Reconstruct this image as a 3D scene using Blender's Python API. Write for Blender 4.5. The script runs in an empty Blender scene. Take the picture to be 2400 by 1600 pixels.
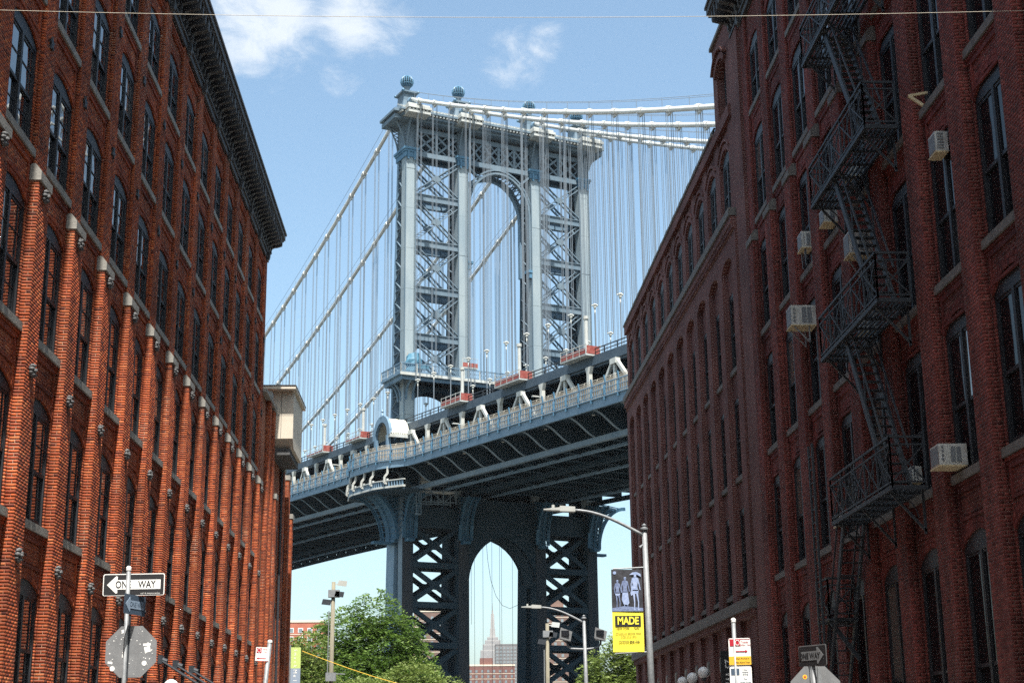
import bpy, math, random
import numpy as np
from mathutils import Vector, Matrix
random.seed(7); RNG = np.random.default_rng(11)
R = math.radians
scn = bpy.context.scene
COL = scn.collection

# ------------------------------------------------------------------ camera
F_PX, PITCH, ROLL, YAW = 3534.157, .266352, -.0106056, .0382182
fw = Vector((math.sin(YAW)*math.cos(PITCH), math.cos(YAW)*math.cos(PITCH), math.sin(PITCH)))
rt = Vector((math.cos(YAW), -math.sin(YAW), 0)); up = rt.cross(fw)
r2 = rt*math.cos(ROLL)+up*math.sin(ROLL); u2 = -rt*math.sin(ROLL)+up*math.cos(ROLL)
cam = bpy.data.cameras.new('camera'); cam.sensor_width = 36; cam.lens = F_PX/2400*36
cam.clip_start = .1; cam.clip_end = 40000
camo = bpy.data.objects.new('camera', cam); COL.objects.link(camo)
EYE = Vector((0, 0, 1.65))
m = Matrix((r2, u2, -fw)).transposed().to_4x4(); m.translation = EYE
camo.matrix_world = m; scn.camera = camo

# ------------------------------------------------------------------ sky, sun, exposure
SUNV = Vector((.066, -.485, 1.0)).normalized()
SUN_EL = math.asin(SUNV.z); SUN_AZ = math.atan2(SUNV.x, SUNV.y)
scn.view_settings.view_transform = 'Standard'; scn.view_settings.look = 'None'
scn.view_settings.gamma = 1; scn.view_settings.use_curve_mapping = False
scn.view_settings.exposure = 1.2
world = bpy.data.worlds.new('World'); scn.world = world; world.use_nodes = True
def build_world():
    nt = world.node_tree; N = nt.nodes; L = nt.links; N.clear()
    out = N.new('ShaderNodeOutputWorld'); bg = N.new('ShaderNodeBackground')
    sky = N.new('ShaderNodeTexSky'); sky.sky_type = 'NISHITA'; sky.sun_disc = False
    sky.sun_elevation = SUN_EL; sky.sun_rotation = SUN_AZ
    sky.air_density = 1.0; sky.dust_density = 2.7; sky.ozone_density = .55
    bg.inputs['Strength'].default_value = .108
    tc = N.new('ShaderNodeTexCoord')
    def dirpx(x, y):
        d = fw*F_PX + r2*(x-1200) - u2*(y-800); return d.normalized()
    nz = N.new('ShaderNodeTexNoise'); nz.inputs['Scale'].default_value = 26; nz.inputs['Detail'].default_value = 12; nz.inputs['Distortion'].default_value = .5
    nz.inputs['Roughness'].default_value = .70
    mp = N.new('ShaderNodeMapping'); mp.inputs['Scale'].default_value = (1, 1, 1.6)
    L.new(tc.outputs['Generated'], mp.inputs['Vector']); L.new(mp.outputs['Vector'], nz.inputs['Vector'])
    acc = None
    # cloud banks: centre (as a direction), angular radius in degrees, weight
    for (x, y, rad, w) in ((720, -30, 3.4, .38), (880, 40, 2.2, .33), (590, 20, 2.4, .28), (515, 110, 2.2, .24),
                           (1205, 140, 2.0, .26), (1300, 95, 1.1, .22), (795, 185, 1.1, .20), (650, 150, 1.6, .16), (1400, 430, 1.0, .12),
                           (300, -500, 9, .3), (1900, -700, 10, .3)):
        c = dirpx(x, y)
        dp = N.new('ShaderNodeVectorMath'); dp.operation = 'DOT_PRODUCT'; dp.inputs[1].default_value = c
        L.new(tc.outputs['Generated'], dp.inputs[0])
        mr = N.new('ShaderNodeMapRange'); mr.interpolation_type = 'SMOOTHSTEP'
        mr.inputs['From Min'].default_value = math.cos(R(rad)); mr.inputs['From Max'].default_value = math.cos(R(rad*.15))
        mr.inputs['To Min'].default_value = 0; mr.inputs['To Max'].default_value = w
        L.new(dp.outputs['Value'], mr.inputs['Value'])
        if acc is None: acc = mr.outputs[0]
        else:
            a = N.new('ShaderNodeMath'); a.operation = 'ADD'; L.new(acc, a.inputs[0]); L.new(mr.outputs[0], a.inputs[1]); acc = a.outputs[0]
    a = N.new('ShaderNodeMath'); a.operation = 'ADD'; L.new(acc, a.inputs[0]); L.new(nz.outputs['Fac'], a.inputs[1])
    rp = N.new('ShaderNodeMapRange'); rp.interpolation_type = 'SMOOTHSTEP'
    rp.inputs['From Min'].default_value = .66; rp.inputs['From Max'].default_value = 1.16; rp.inputs['To Max'].default_value = .62
    L.new(a.outputs[0], rp.inputs['Value'])
    mx = N.new('ShaderNodeMixRGB'); mx.inputs['Color2'].default_value = (4.9, 4.95, 4.9, 1)
    tn = N.new('ShaderNodeMixRGB'); tn.blend_type = 'MULTIPLY'; tn.inputs['Fac'].default_value = 1; tn.inputs['Color2'].default_value = (.93, 1.05, 1.0, 1)
    L.new(sky.outputs[0], tn.inputs['Color1'])
    L.new(rp.outputs[0], mx.inputs['Fac']); L.new(tn.outputs[0], mx.inputs['Color1'])
    L.new(mx.outputs[0], bg.inputs['Color']); L.new(bg.outputs[0], out.inputs['Surface'])
build_world()
sl = bpy.data.lights.new('sun', 'SUN'); sl.energy = 5.0; sl.angle = R(.53); sl.color = (1, .955, .89)
so = bpy.data.objects.new('sun', sl); COL.objects.link(so)
so.rotation_euler = (-SUNV).to_track_quat('-Z', 'Y').to_euler(); so.location = (0, 0, 60)
scn.cycles.use_denoising = False
scn.cycles.max_bounces = 6; scn.cycles.diffuse_bounces = 3; scn.cycles.glossy_bounces = 3; scn.cycles.transmission_bounces = 2
scn.cycles.transparent_max_bounces = 6; scn.cycles.volume_bounces = 1
scn.cycles.caustics_reflective = False; scn.cycles.caustics_refractive = False

# ------------------------------------------------------------------ materials
def sock(n, *names):
    for k in names:
        if k in n.inputs: return n.inputs[k]
def mat(name, col, rough=.7, metal=0, noise=None, nscale=3.0, bump=0, bscale=20, spec=.4, col3=None, stretch=None, lo=.35, hi=.68):
    """principled paint with object-space mottling: col -> noise"""
    M = bpy.data.materials.new(name); M.use_nodes = True; nt = M.node_tree; N = nt.nodes; L = nt.links
    b = N['Principled BSDF']; b.inputs['Roughness'].default_value = rough; b.inputs['Metallic'].default_value = metal
    sock(b, 'Specular IOR Level', 'Specular').default_value = spec
    b.inputs['Base Color'].default_value = (*col, 1)
    if noise is not None or bump:
        tc = N.new('ShaderNodeTexCoord'); src = tc.outputs['Object']
        if stretch:
            mp = N.new('ShaderNodeMapping'); mp.inputs['Scale'].default_value = stretch; L.new(src, mp.inputs['Vector']); src = mp.outputs[0]
    if noise is not None:
        n1 = N.new('ShaderNodeTexNoise'); n1.inputs['Scale'].default_value = nscale; n1.inputs['Detail'].default_value = 6; n1.inputs['Roughness'].default_value = .65
        L.new(src, n1.inputs['Vector'])
        rp = N.new('ShaderNodeValToRGB'); e = rp.color_ramp.elements
        e[0].position = lo; e[0].color = (*col, 1); e[1].position = hi; e[1].color = (*noise, 1)
        if col3: q = e.new(.74); q.color = (*col3, 1)
        L.new(n1.outputs['Fac'], rp.inputs['Fac']); L.new(rp.outputs[0], b.inputs['Base Color'])
    if bump:
        n2 = N.new('ShaderNodeTexNoise'); n2.inputs['Scale'].default_value = bscale; n2.inputs['Detail'].default_value = 5
        L.new(tc.outputs['Object'], n2.inputs['Vector'])
        bp = N.new('ShaderNodeBump'); bp.inputs['Strength'].default_value = bump; bp.inputs['Distance'].default_value = .02
        L.new(n2.outputs['Fac'], bp.inputs['Height']); L.new(bp.outputs[0], b.inputs['Normal'])
    return M
def brick_piece_mat(name, c0, c1, c2, c3):
    """single bricks: colour picked per brick by the attribute rnd, plus wear"""
    M = bpy.data.materials.new(name); M.use_nodes = True; nt = M.node_tree; N = nt.nodes; L = nt.links
    b = N['Principled BSDF']; b.inputs['Roughness'].default_value = .88; sock(b, 'Specular IOR Level').default_value = .25
    at = N.new('ShaderNodeAttribute'); at.attribute_name = 'rnd'
    rp = N.new('ShaderNodeValToRGB'); e = rp.color_ramp.elements
    e[0].position = 0; e[0].color = (*c0, 1); e[1].position = 1; e[1].color = (*c3, 1)
    q = e.new(.35); q.color = (*c1, 1); q = e.new(.75); q.color = (*c2, 1)
    L.new(at.outputs['Fac'], rp.inputs['Fac'])
    ge = N.new('ShaderNodeNewGeometry')
    n1 = N.new('ShaderNodeTexNoise'); n1.inputs['Scale'].default_value = .55; n1.inputs['Detail'].default_value = 7
    L.new(ge.outputs['Position'], n1.inputs['Vector'])
    n2 = N.new('ShaderNodeTexNoise'); n2.inputs['Scale'].default_value = 38; n2.inputs['Detail'].default_value = 4
    L.new(ge.outputs['Position'], n2.inputs['Vector'])
    hs = N.new('ShaderNodeHueSaturation')
    mr = N.new('ShaderNodeMapRange'); mr.inputs['From Min'].default_value = .3; mr.inputs['From Max'].default_value = .7
    mr.inputs['To Min'].default_value = .62; mr.inputs['To Max'].default_value = 1.30
    L.new(n1.outputs['Fac'], mr.inputs['Value'])
    mr2 = N.new('ShaderNodeMapRange'); mr2.inputs['From Min'].default_value = .3; mr2.inputs['From Max'].default_value = .7
    mr2.inputs['To Min'].default_value = .7; mr2.inputs['To Max'].default_value = 1.25
    L.new(n2.outputs['Fac'], mr2.inputs['Value'])
    mpg = N.new('ShaderNodeMapping'); mpg.inputs['Scale'].default_value = (1.3, 1.3, .10); L.new(ge.outputs['Position'], mpg.inputs['Vector'])
    n3 = N.new('ShaderNodeTexNoise'); n3.inputs['Scale'].default_value = 1.6; n3.inputs['Detail'].default_value = 5; L.new(mpg.outputs[0], n3.inputs['Vector'])
    mr3 = N.new('ShaderNodeMapRange'); mr3.inputs['From Min'].default_value = .36; mr3.inputs['From Max'].default_value = .6
    mr3.inputs['To Min'].default_value = .62; mr3.inputs['To Max'].default_value = 1.08; L.new(n3.outputs['Fac'], mr3.inputs['Value'])
    m0 = N.new('ShaderNodeMath'); m0.operation = 'MULTIPLY'; L.new(mr.outputs[0], m0.inputs[0]); L.new(mr3.outputs[0], m0.inputs[1])
    mu = N.new('ShaderNodeMath'); mu.operation = 'MULTIPLY'; L.new(m0.outputs[0], mu.inputs[0]); L.new(mr2.outputs[0], mu.inputs[1])
    L.new(mu.outputs[0], hs.inputs['Value']); L.new(rp.outputs[0], hs.inputs['Color'])
    L.new(hs.outputs[0], b.inputs['Base Color'])
    bp = N.new('ShaderNodeBump'); bp.inputs['Strength'].default_value = .5; bp.inputs['Distance'].default_value = .012
    L.new(n2.outputs['Fac'], bp.inputs['Height']); L.new(bp.outputs[0], b.inputs['Normal'])
    return M
def brick_wall_mat(name, ca, cb, mortar, axis='y'):
    """brickwork too far off to tell the pieces apart"""
    M = bpy.data.materials.new(name); M.use_nodes = True; nt = M.node_tree; N = nt.nodes; L = nt.links
    b = N['Principled BSDF']; b.inputs['Roughness'].default_value = .9; sock(b, 'Specular IOR Level').default_value = .2
    ge = N.new('ShaderNodeNewGeometry'); sp = N.new('ShaderNodeSeparateXYZ'); L.new(ge.outputs['Position'], sp.inputs[0])
    cb_ = N.new('ShaderNodeCombineXYZ')
    ad = N.new('ShaderNodeMath'); ad.operation = 'ADD'; L.new(sp.outputs['X'], ad.inputs[0]); L.new(sp.outputs['Y'], ad.inputs[1])
    L.new(ad.outputs[0], cb_.inputs['X']); L.new(sp.outputs['Z'], cb_.inputs['Y'])
    br = N.new('ShaderNodeTexBrick'); br.inputs['Scale'].default_value = 1
    br.inputs['Brick Width'].default_value = .21; br.inputs['Row Height'].default_value = .0677; br.inputs['Mortar Size'].default_value = .011
    br.inputs['Color1'].default_value = (*ca, 1); br.inputs['Color2'].default_value = (*cb, 1); br.inputs['Mortar'].default_value = (*mortar, 1)
    L.new(cb_.outputs[0], br.inputs['Vector'])
    n1 = N.new('ShaderNodeTexNoise'); n1.inputs['Scale'].default_value = .5; n1.inputs['Detail'].default_value = 7; L.new(ge.outputs['Position'], n1.inputs['Vector'])
    mr = N.new('ShaderNodeMapRange'); mr.inputs['From Min'].default_value = .3; mr.inputs['From Max'].default_value = .7
    mr.inputs['To Min'].default_value = .7; mr.inputs['To Max'].default_value = 1.25; L.new(n1.outputs['Fac'], mr.inputs['Value'])
    hs = N.new('ShaderNodeHueSaturation'); L.new(mr.outputs[0], hs.inputs['Value']); L.new(br.outputs['Color'], hs.inputs['Color'])
    L.new(hs.outputs[0], b.inputs['Base Color'])
    bp = N.new('ShaderNodeBump'); bp.invert = True; bp.inputs['Strength'].default_value = .8; bp.inputs['Distance'].default_value = .015
    L.new(br.outputs['Fac'], bp.inputs['Height']); L.new(bp.outputs[0], b.inputs['Normal'])
    return M
def glass_mat(name, tint=(.012, .016, .02), rough=.02, wave=.03, ior=3.0):
    M = bpy.data.materials.new(name); M.use_nodes = True; nt = M.node_tree; N = nt.nodes; L = nt.links
    b = N['Principled BSDF']; b.inputs['Base Color'].default_value = (*tint, 1); b.inputs['Roughness'].default_value = rough
    b.inputs['IOR'].default_value = ior; sock(b, 'Specular IOR Level').default_value = .5 if ior > 1.5 else .22
    tc = N.new('ShaderNodeNewGeometry'); n = N.new('ShaderNodeTexNoise'); n.inputs['Scale'].default_value = 1.6; n.inputs['Detail'].default_value = 1
    L.new(tc.outputs['Position'], n.inputs['Vector'])
    bp = N.new('ShaderNodeBump'); bp.inputs['Strength'].default_value = wave; bp.inputs['Distance'].default_value = .3
    L.new(n.outputs['Fac'], bp.inputs['Height']); L.new(bp.outputs[0], b.inputs['Normal'])
    return M
MT = {}
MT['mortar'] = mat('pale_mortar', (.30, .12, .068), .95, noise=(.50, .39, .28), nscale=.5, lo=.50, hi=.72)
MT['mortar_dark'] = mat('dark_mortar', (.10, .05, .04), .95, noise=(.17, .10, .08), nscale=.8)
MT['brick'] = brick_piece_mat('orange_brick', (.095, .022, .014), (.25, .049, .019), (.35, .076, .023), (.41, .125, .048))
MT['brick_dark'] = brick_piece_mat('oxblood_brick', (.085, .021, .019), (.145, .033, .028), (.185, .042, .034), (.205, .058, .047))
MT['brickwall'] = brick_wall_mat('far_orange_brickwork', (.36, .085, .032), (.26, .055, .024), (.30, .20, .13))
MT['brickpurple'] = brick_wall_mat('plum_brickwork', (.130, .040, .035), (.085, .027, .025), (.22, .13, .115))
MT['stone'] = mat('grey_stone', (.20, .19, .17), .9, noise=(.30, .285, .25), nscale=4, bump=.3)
MT['stone_dark'] = mat('grey_brown_stone', (.105, .096, .088), .9, noise=(.17, .155, .14), nscale=4, bump=.3)  # darker stone tone for the right-hand trim
MT['blackframe'] = mat('black_window_paint', (.012, .014, .018), .55, noise=(.022, .025, .03))
MT['glass'] = glass_mat('window_glass')
MT['glass_dull'] = glass_mat('dull_window_glass', (.008, .009, .011), .06, .01, 1.33)  # weaker reflections than the left-hand panes
MT['blind'] = glass_mat('pane_with_drawn_blind', (.10, .095, .085), .05, .02, 1.9)
MT['iron'] = mat('black_iron', (.022, .026, .032), .6, .2, noise=(.036, .042, .050), nscale=12)
MT['cornice'] = mat('dark_cornice_metal', (.035, .033, .035), .6, noise=(.06, .056, .055), nscale=2)
MT['rosette'] = mat('weathered_cast_iron', (.05, .05, .05), .7, .2, noise=(.16, .16, .16), nscale=40)
MT['tan'] = mat('tan_cladding', (.50, .44, .35), .85, noise=(.56, .50, .41), nscale=1.2)
MT['roofdark'] = mat('roof_felt', (.06, .06, .06), .9, noise=(.1, .1, .1))
MT['steel'] = mat('bridge_grey_paint', (.082, .128, .168), .55, .0, noise=(.135, .18, .215), nscale=.5, stretch=(1, 1, .25))
MT['steel_rust'] = mat('bridge_plate_paint', (.18, .235, .27), .6, 0, noise=(.265, .31, .325), nscale=.45, col3=(.27, .215, .15), stretch=(1, 1, .22))
MT['steel_blue'] = mat('bridge_blue_paint', (.045, .125, .205), .5, 0, noise=(.08, .18, .27), nscale=.6)
MT['steel_mid'] = mat('bridge_mid_blue_paint', (.095, .165, .235), .55, 0, noise=(.14, .215, .285), nscale=.5)
MT['steel_plate_shade'] = mat('shaded_plate_paint', (.022, .033, .045), .8, 0, spec=.08, noise=(.045, .046, .050), nscale=.5, stretch=(1, 1, .2))  # leg plate paint darkened to carry the shade below the deck
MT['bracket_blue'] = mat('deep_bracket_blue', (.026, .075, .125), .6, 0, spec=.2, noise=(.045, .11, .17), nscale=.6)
MT['steel_dark'] = mat('shaded_bridge_paint', (.016, .032, .046), .8, 0, spec=.08, noise=(.027, .046, .062), nscale=.3)  # bridge paint with the shade under and inside the structure put into its colour
MT['steel_white'] = mat('bridge_pale_paint', (.42, .44, .43), .6, 0, noise=(.33, .33, .30), nscale=.8)
MT['truss'] = mat('pale_truss_paint', (.50, .52, .50), .6, 0, noise=(.40, .40, .36), nscale=.7, col3=(.32, .21, .13))
MT['navy'] = mat('navy_girder_paint', (.028, .048, .07), .6, 0, noise=(.05, .075, .1), nscale=.6)
MT['cable'] = mat('white_cable_wrap', (.58, .59, .57), .55, 0, noise=(.46, .46, .43), nscale=.7)
MT['rope'] = mat('galvanised_rope', (.13, .155, .18), .6, .0)
MT['cream'] = mat('cream_rail_paint', (.58, .54, .46), .7, noise=(.46, .41, .33), nscale=1)
MT['red'] = mat('red_mesh_panel', (.20, .028, .022), .7, noise=(.30, .10, .08), nscale=1.8)
MT['tarp'] = mat('blue_tarpaulin', (.03, .11, .17), .6, noise=(.07, .19, .27), nscale=1.5, bump=.6, bscale=2)
MT['dome'] = mat('pale_dome_roof', (.60, .59, .51), .7, noise=(.50, .48, .38), nscale=.6)
MT['galv'] = mat('galvanised_steel', (.16, .17, .18), .55, .2, noise=(.24, .25, .255), nscale=9)
MT['signback'] = mat('weathered_aluminium', (.15, .155, .16), .6, .2, noise=(.20, .205, .21), nscale=7)
MT['white'] = mat('white_sign_sheet', (.74, .74, .71), .6)
MT['black'] = mat('black_print', (.012, .012, .014), .6)
MT['redprint'] = mat('red_print', (.40, .012, .03), .6)
MT['yellowprint'] = mat('amber_print', (.70, .40, .03), .6)
MT['blueprint'] = mat('blue_print', (.02, .05, .28), .6)
MT['bluesign'] = mat('shaded_street_sign_sheet', (.06, .09, .13), .5)
MT['bluesign2'] = mat('pale_blue_sign_print', (.26, .34, .44), .5)
MT['banner_y'] = mat('yellow_vinyl', (.80, .68, .045), .6, noise=(.84, .72, .07), nscale=2)
MT['banner_k'] = mat('black_vinyl', (.018, .018, .022), .5, noise=(.05, .05, .06), nscale=5)
MT['banner_b'] = mat('blue_toned_print', (.20, .27, .45), .6, noise=(.36, .42, .58), nscale=14)
MT['banner_b2'] = mat('dim_blue_toned_print', (.10, .13, .24), .6, noise=(.20, .25, .38), nscale=14)
MT['lime'] = mat('lime_vinyl', (.42, .52, .16), .6); MT['slate'] = mat('slate_vinyl', (.22, .27, .34), .6)
MT['wood'] = mat('weathered_pole_timber', (.15, .135, .10), .9, noise=(.22, .20, .145), nscale=3, stretch=(6, 6, .6), bump=.4)
MT['acwhite'] = mat('ac_casing_white', (.52, .52, .50), .5, noise=(.36, .35, .31), nscale=5)
MT['acgrille'] = mat('ac_grille_grey', (.12, .13, .14), .6, noise=(.2, .21, .22), nscale=30)
MT['ply'] = mat('bare_plywood', (.48, .38, .22), .9, noise=(.58, .48, .32), nscale=5)
MT['globe'] = mat('milk_glass_globe', (.72, .72, .72), .35)
MT['wire'] = mat('bleached_wire', (.52, .47, .38), .7); MT['yellowwire'] = mat('yellow_cable_sheath', (.72, .46, .06), .6)
MT['asphalt'] = mat('asphalt', (.05, .05, .05), .9, noise=(.075, .073, .07), nscale=2, bump=.3)
MT['pave'] = mat('concrete_pavement', (.20, .195, .185), .9, noise=(.26, .25, .235), nscale=1.2)
MT['kerb'] = mat('granite_kerb', (.34, .33, .32), .85, noise=(.26, .25, .24), nscale=6)
MT['ground'] = mat('city_ground', (.12, .115, .10), .95, noise=(.17, .16, .14), nscale=.05)
MT['water'] = mat('river_water', (.03, .05, .055), .12, bump=.4, bscale=.4)
MT['leaf'] = None
def leaf_mat(name, a, b_, c):
    M = bpy.data.materials.new(name); M.use_nodes = True; nt = M.node_tree; N = nt.nodes; L = nt.links
    b = N['Principled BSDF']; b.inputs['Roughness'].default_value = .55; sock(b, 'Specular IOR Level').default_value = .3
    at = N.new('ShaderNodeAttribute'); at.attribute_name = 'rnd'
    rp = N.new('ShaderNodeValToRGB'); e = rp.color_ramp.elements; e[0].color = (*a, 1); e[1].color = (*c, 1); q = e.new(.5); q.color = (*b_, 1)
    L.new(at.outputs['Fac'], rp.inputs['Fac']); L.new(rp.outputs[0], b.inputs['Base Color'])
    tr = N.new('ShaderNodeBsdfTranslucent'); L.new(rp.outputs[0], tr.inputs['Color'])
    mx = N.new('ShaderNodeMixShader'); mx.inputs[0].default_value = .35
    L.new(b.outputs[0], mx.inputs[1]); L.new(tr.outputs[0], mx.inputs[2]); L.new(mx.outputs[0], N['Material Output'].inputs['Surface'])
    return M
MT['leaf'] = leaf_mat('green_leaves', (.04, .085, .016), (.085, .155, .026), (.15, .22, .05))
MT['leaf2'] = leaf_mat('yellow_green_leaves', (.06, .10, .02), (.13, .18, .035), (.22, .27, .085))
MT['bark'] = mat('grey_bark', (.10, .085, .065), .95, noise=(.15, .13, .10), nscale=6, bump=.5)

# ------------------------------------------------------------------ geometry helpers
class MB:
    def __init__(s): s.v = []; s.f = []; s.m = []; s.n = 0; s.cur = 0
    def add(s, vs, fs):
        s.v.extend([tuple(p) for p in vs]); s.f.extend([tuple(i+s.n for i in f) for f in fs]); s.m.extend([s.cur]*len(fs)); s.n += len(vs); return s
    def box(s, x0, x1, y0, y1, z0, z1):
        x0, x1 = min(x0, x1), max(x0, x1); y0, y1 = min(y0, y1), max(y0, y1); z0, z1 = min(z0, z1), max(z0, z1)
        return s.add([(x0,y0,z0),(x1,y0,z0),(x1,y1,z0),(x0,y1,z0),(x0,y0,z1),(x1,y0,z1),(x1,y1,z1),(x0,y1,z1)],
                     [(0,3,2,1),(4,5,6,7),(0,1,5,4),(1,2,6,5),(2,3,7,6),(3,0,4,7)])
    def hexa(s, a, b):          # two quads (lists of 4 points) joined
        return s.add(list(a)+list(b), [(0,3,2,1),(4,5,6,7),(0,1,5,4),(1,2,6,5),(2,3,7,6),(3,0,4,7)])
    def beam(s, p, q, w, h, upv=(0, 0, 1)):
        p = Vector(p); q = Vector(q); d = (q-p)
        if d.length < 1e-6: return s
        d.normalize(); u = Vector(upv)
        if abs(d.dot(u.normalized())) > .98: u = Vector((1, 0, 0)) if abs(d.x) < .9 else Vector((0, 1, 0))
        sd = d.cross(u).normalized(); uu = sd.cross(d).normalized()
        sd = sd*w/2; uu = uu*h/2
        return s.hexa([p-sd-uu, p+sd-uu, p+sd+uu, p-sd+uu], [q-sd-uu, q+sd-uu, q+sd+uu, q-sd+uu])
    def tube(s, pts, r, n=8, r1=None, cap=True):
        pts = [Vector(p) for p in pts]; k = len(pts); base = s.n; vs = []; pu = None
        for i, p in enumerate(pts):
            d = (pts[min(i+1, k-1)]-pts[max(i-1, 0)]).normalized()
            if pu is None: pu = Vector((0, 0, 1)) if abs(d.z) < .9 else Vector((1, 0, 0))
            sd = d.cross(pu).normalized(); pu2 = sd.cross(d).normalized(); pu = pu2
            rr = r if r1 is None else r+(r1-r)*i/max(1, k-1)
            for j in range(n):
                a = 2*math.pi*j/n; vs.append(p+sd*math.cos(a)*rr+pu2*math.sin(a)*rr)
        fs = [(i*n+j, i*n+(j+1) % n, (i+1)*n+(j+1) % n, (i+1)*n+j) for i in range(k-1) for j in range(n)]
        if cap: fs += [tuple(range(n-1, -1, -1)), tuple((k-1)*n+j for j in range(n))]
        return s.add(vs, fs)
    def lathe(s, prof, c=(0, 0, 0), n=16):
        cx, cy, cz = c; vs = []
        for (r, z) in prof:
            for j in range(n):
                a = 2*math.pi*j/n; vs.append((cx+math.cos(a)*r, cy+math.sin(a)*r, cz+z))
        k = len(prof)
        return s.add(vs, [(i*n+j, i*n+(j+1) % n, (i+1)*n+(j+1) % n, (i+1)*n+j) for i in range(k-1) for j in range(n)])
    def ball(s, c, r, n=14, m_=8):
        return s.lathe([(max(1e-4, r*math.sin(math.pi*i/m_)), -r*math.cos(math.pi*i/m_)) for i in range(m_+1)], c, n)
    def prism(s, poly, f0, f1):  # poly 2d list, f0/f1 map (a,b)->3d for the two ends
        n = len(poly)
        return s.add([f0(*p) for p in poly]+[f1(*p) for p in poly],
                     [tuple(range(n-1, -1, -1)), tuple(range(n, 2*n))]+[(i, (i+1) % n, n+(i+1) % n, n+i) for i in range(n)])
    def mesh(s, name):
        me = bpy.data.meshes.new(name); me.from_pydata(s.v, [], s.f); return me
    def build(s, name, material, parent=None, smooth=False, **tags):
        return link(name, s.mesh(name), material, parent, smooth, **tags)
def link(name, me, material, parent=None, smooth=False, loc=None, rot=None, scale=None, label=None, cat=None, group=None, kind=None):
    o = bpy.data.objects.new(name, me); COL.objects.link(o)
    ms = material if isinstance(material, (list, tuple)) else [material]
    if me is not None and hasattr(me, 'materials') and len(me.materials) == 0:
        for q in ms: me.materials.append(q)
    if smooth and me is not None: me.polygons.foreach_set('use_smooth', [True]*len(me.polygons))
    if parent is not None: o.parent = parent
    if loc is not None: o.location = loc
    if rot is not None: o.rotation_euler = rot
    if scale is not None: o.scale = scale
    return tag(o, label, cat, group, kind)
def tag(o, label=None, cat=None, group=None, kind=None):
    if label: o['label'] = label
    if cat: o['category'] = cat
    if group: o['group'] = group
    if kind: o['kind'] = kind
    return o
def empty(name, loc, label, cat, group=None, rotz=0):
    o = bpy.data.objects.new(name, None); COL.objects.link(o); o.empty_display_size = .3
    o.location = loc; o.rotation_euler = (0, 0, rotz); return tag(o, label, cat, group)
def text(body, size, parent, loc, material, sx=1, rot=(math.pi/2, 0, 0), align='CENTER', name='lettering', bold=0, spacing=1):
    c = bpy.data.curves.new(name, 'FONT'); c.body = body; c.size = size; c.align_x = align; c.align_y = 'CENTER'
    c.extrude = .001; c.offset = bold; c.space_character = spacing; c.resolution_u = 3
    c.materials.append(material)
    t_ = bpy.data.objects.new('tmp_text', c); me = bpy.data.meshes.new_from_object(t_); me.name = name
    bpy.data.objects.remove(t_); bpy.data.curves.remove(c); me.materials.clear()
    return link(name, me, material, parent, loc=loc, rot=rot, scale=(sx, 1, 1))

# boxes in bulk: arrays (n,6) x0,x1,y0,y1,z0,z1 + random value per box
BOXF = np.array([(0,3,2,1),(4,5,6,7),(0,1,5,4),(1,2,6,5),(2,3,7,6),(3,0,4,7)])
def bulk_boxes(name, B, rnd, material, parent, **tags):
    B = np.asarray(B, float); n = len(B)
    x0, x1, y0, y1, z0, z1 = B.T
    V = np.stack([np.stack(c, 1) for c in ((x0,y0,z0),(x1,y0,z0),(x1,y1,z0),(x0,y1,z0),(x0,y0,z1),(x1,y0,z1),(x1,y1,z1),(x0,y1,z1))], 1).reshape(-1, 3)
    Fc = (BOXF[None]+8*np.arange(n)[:, None, None]).reshape(-1, 4)
    return bulk(name, V, Fc, np.repeat(rnd, 6), material, parent, **tags)
def bulk(name, V, Fc, rnd, material, parent, **tags):
    me = bpy.data.meshes.new(name); nf = len(Fc); k = Fc.shape[1]
    me.vertices.add(len(V)); me.vertices.foreach_set('co', V.astype(np.float32).ravel())
    me.loops.add(nf*k); me.loops.foreach_set('vertex_index', Fc.astype(np.int32).ravel())
    me.polygons.add(nf); me.polygons.foreach_set('loop_start', np.arange(0, nf*k, k, dtype=np.int32))
    me.update(calc_edges=True)
    a = me.attributes.new('rnd', 'FLOAT', 'FACE'); a.data.foreach_set('value', np.asarray(rnd, np.float32))
    return link(name, me, material, parent, **tags)

# ------------------------------------------------------------------ ground, street
def quad_sheet(name, x0, x1, y0, y1, z, material, nx=1, ny=1):
    b = MB()
    b.add([(x0, y0, z), (x1, y0, z), (x1, y1, z), (x0, y1, z)], [(0, 1, 2, 3)])
    return b.build(name, material, kind='structure')
quad_sheet('ground', -15000, 15000, -9000, 21000, -.02, MT['ground'])
quad_sheet('river_water', -4000, 4000, 250, 720, -.012, MT['water'])
quad_sheet('road', -5.2, 5.6, -60, 150, 0, MT['asphalt'])
for nm, x0, x1 in (('pavement_left', -8.5, -5.35), ('pavement_right', 5.75, 9.4)):
    MB().box(x0, x1, -60, 150, -.01, .13).build(nm, MT['pave'], kind='structure')
for nm, x0, x1 in (('kerb_left', -5.348, -5.2), ('kerb_right', 5.6, 5.748)):
    MB().box(x0, x1, -60, 150, -.01, .14).build(nm, MT['kerb'], kind='structure')

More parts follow.
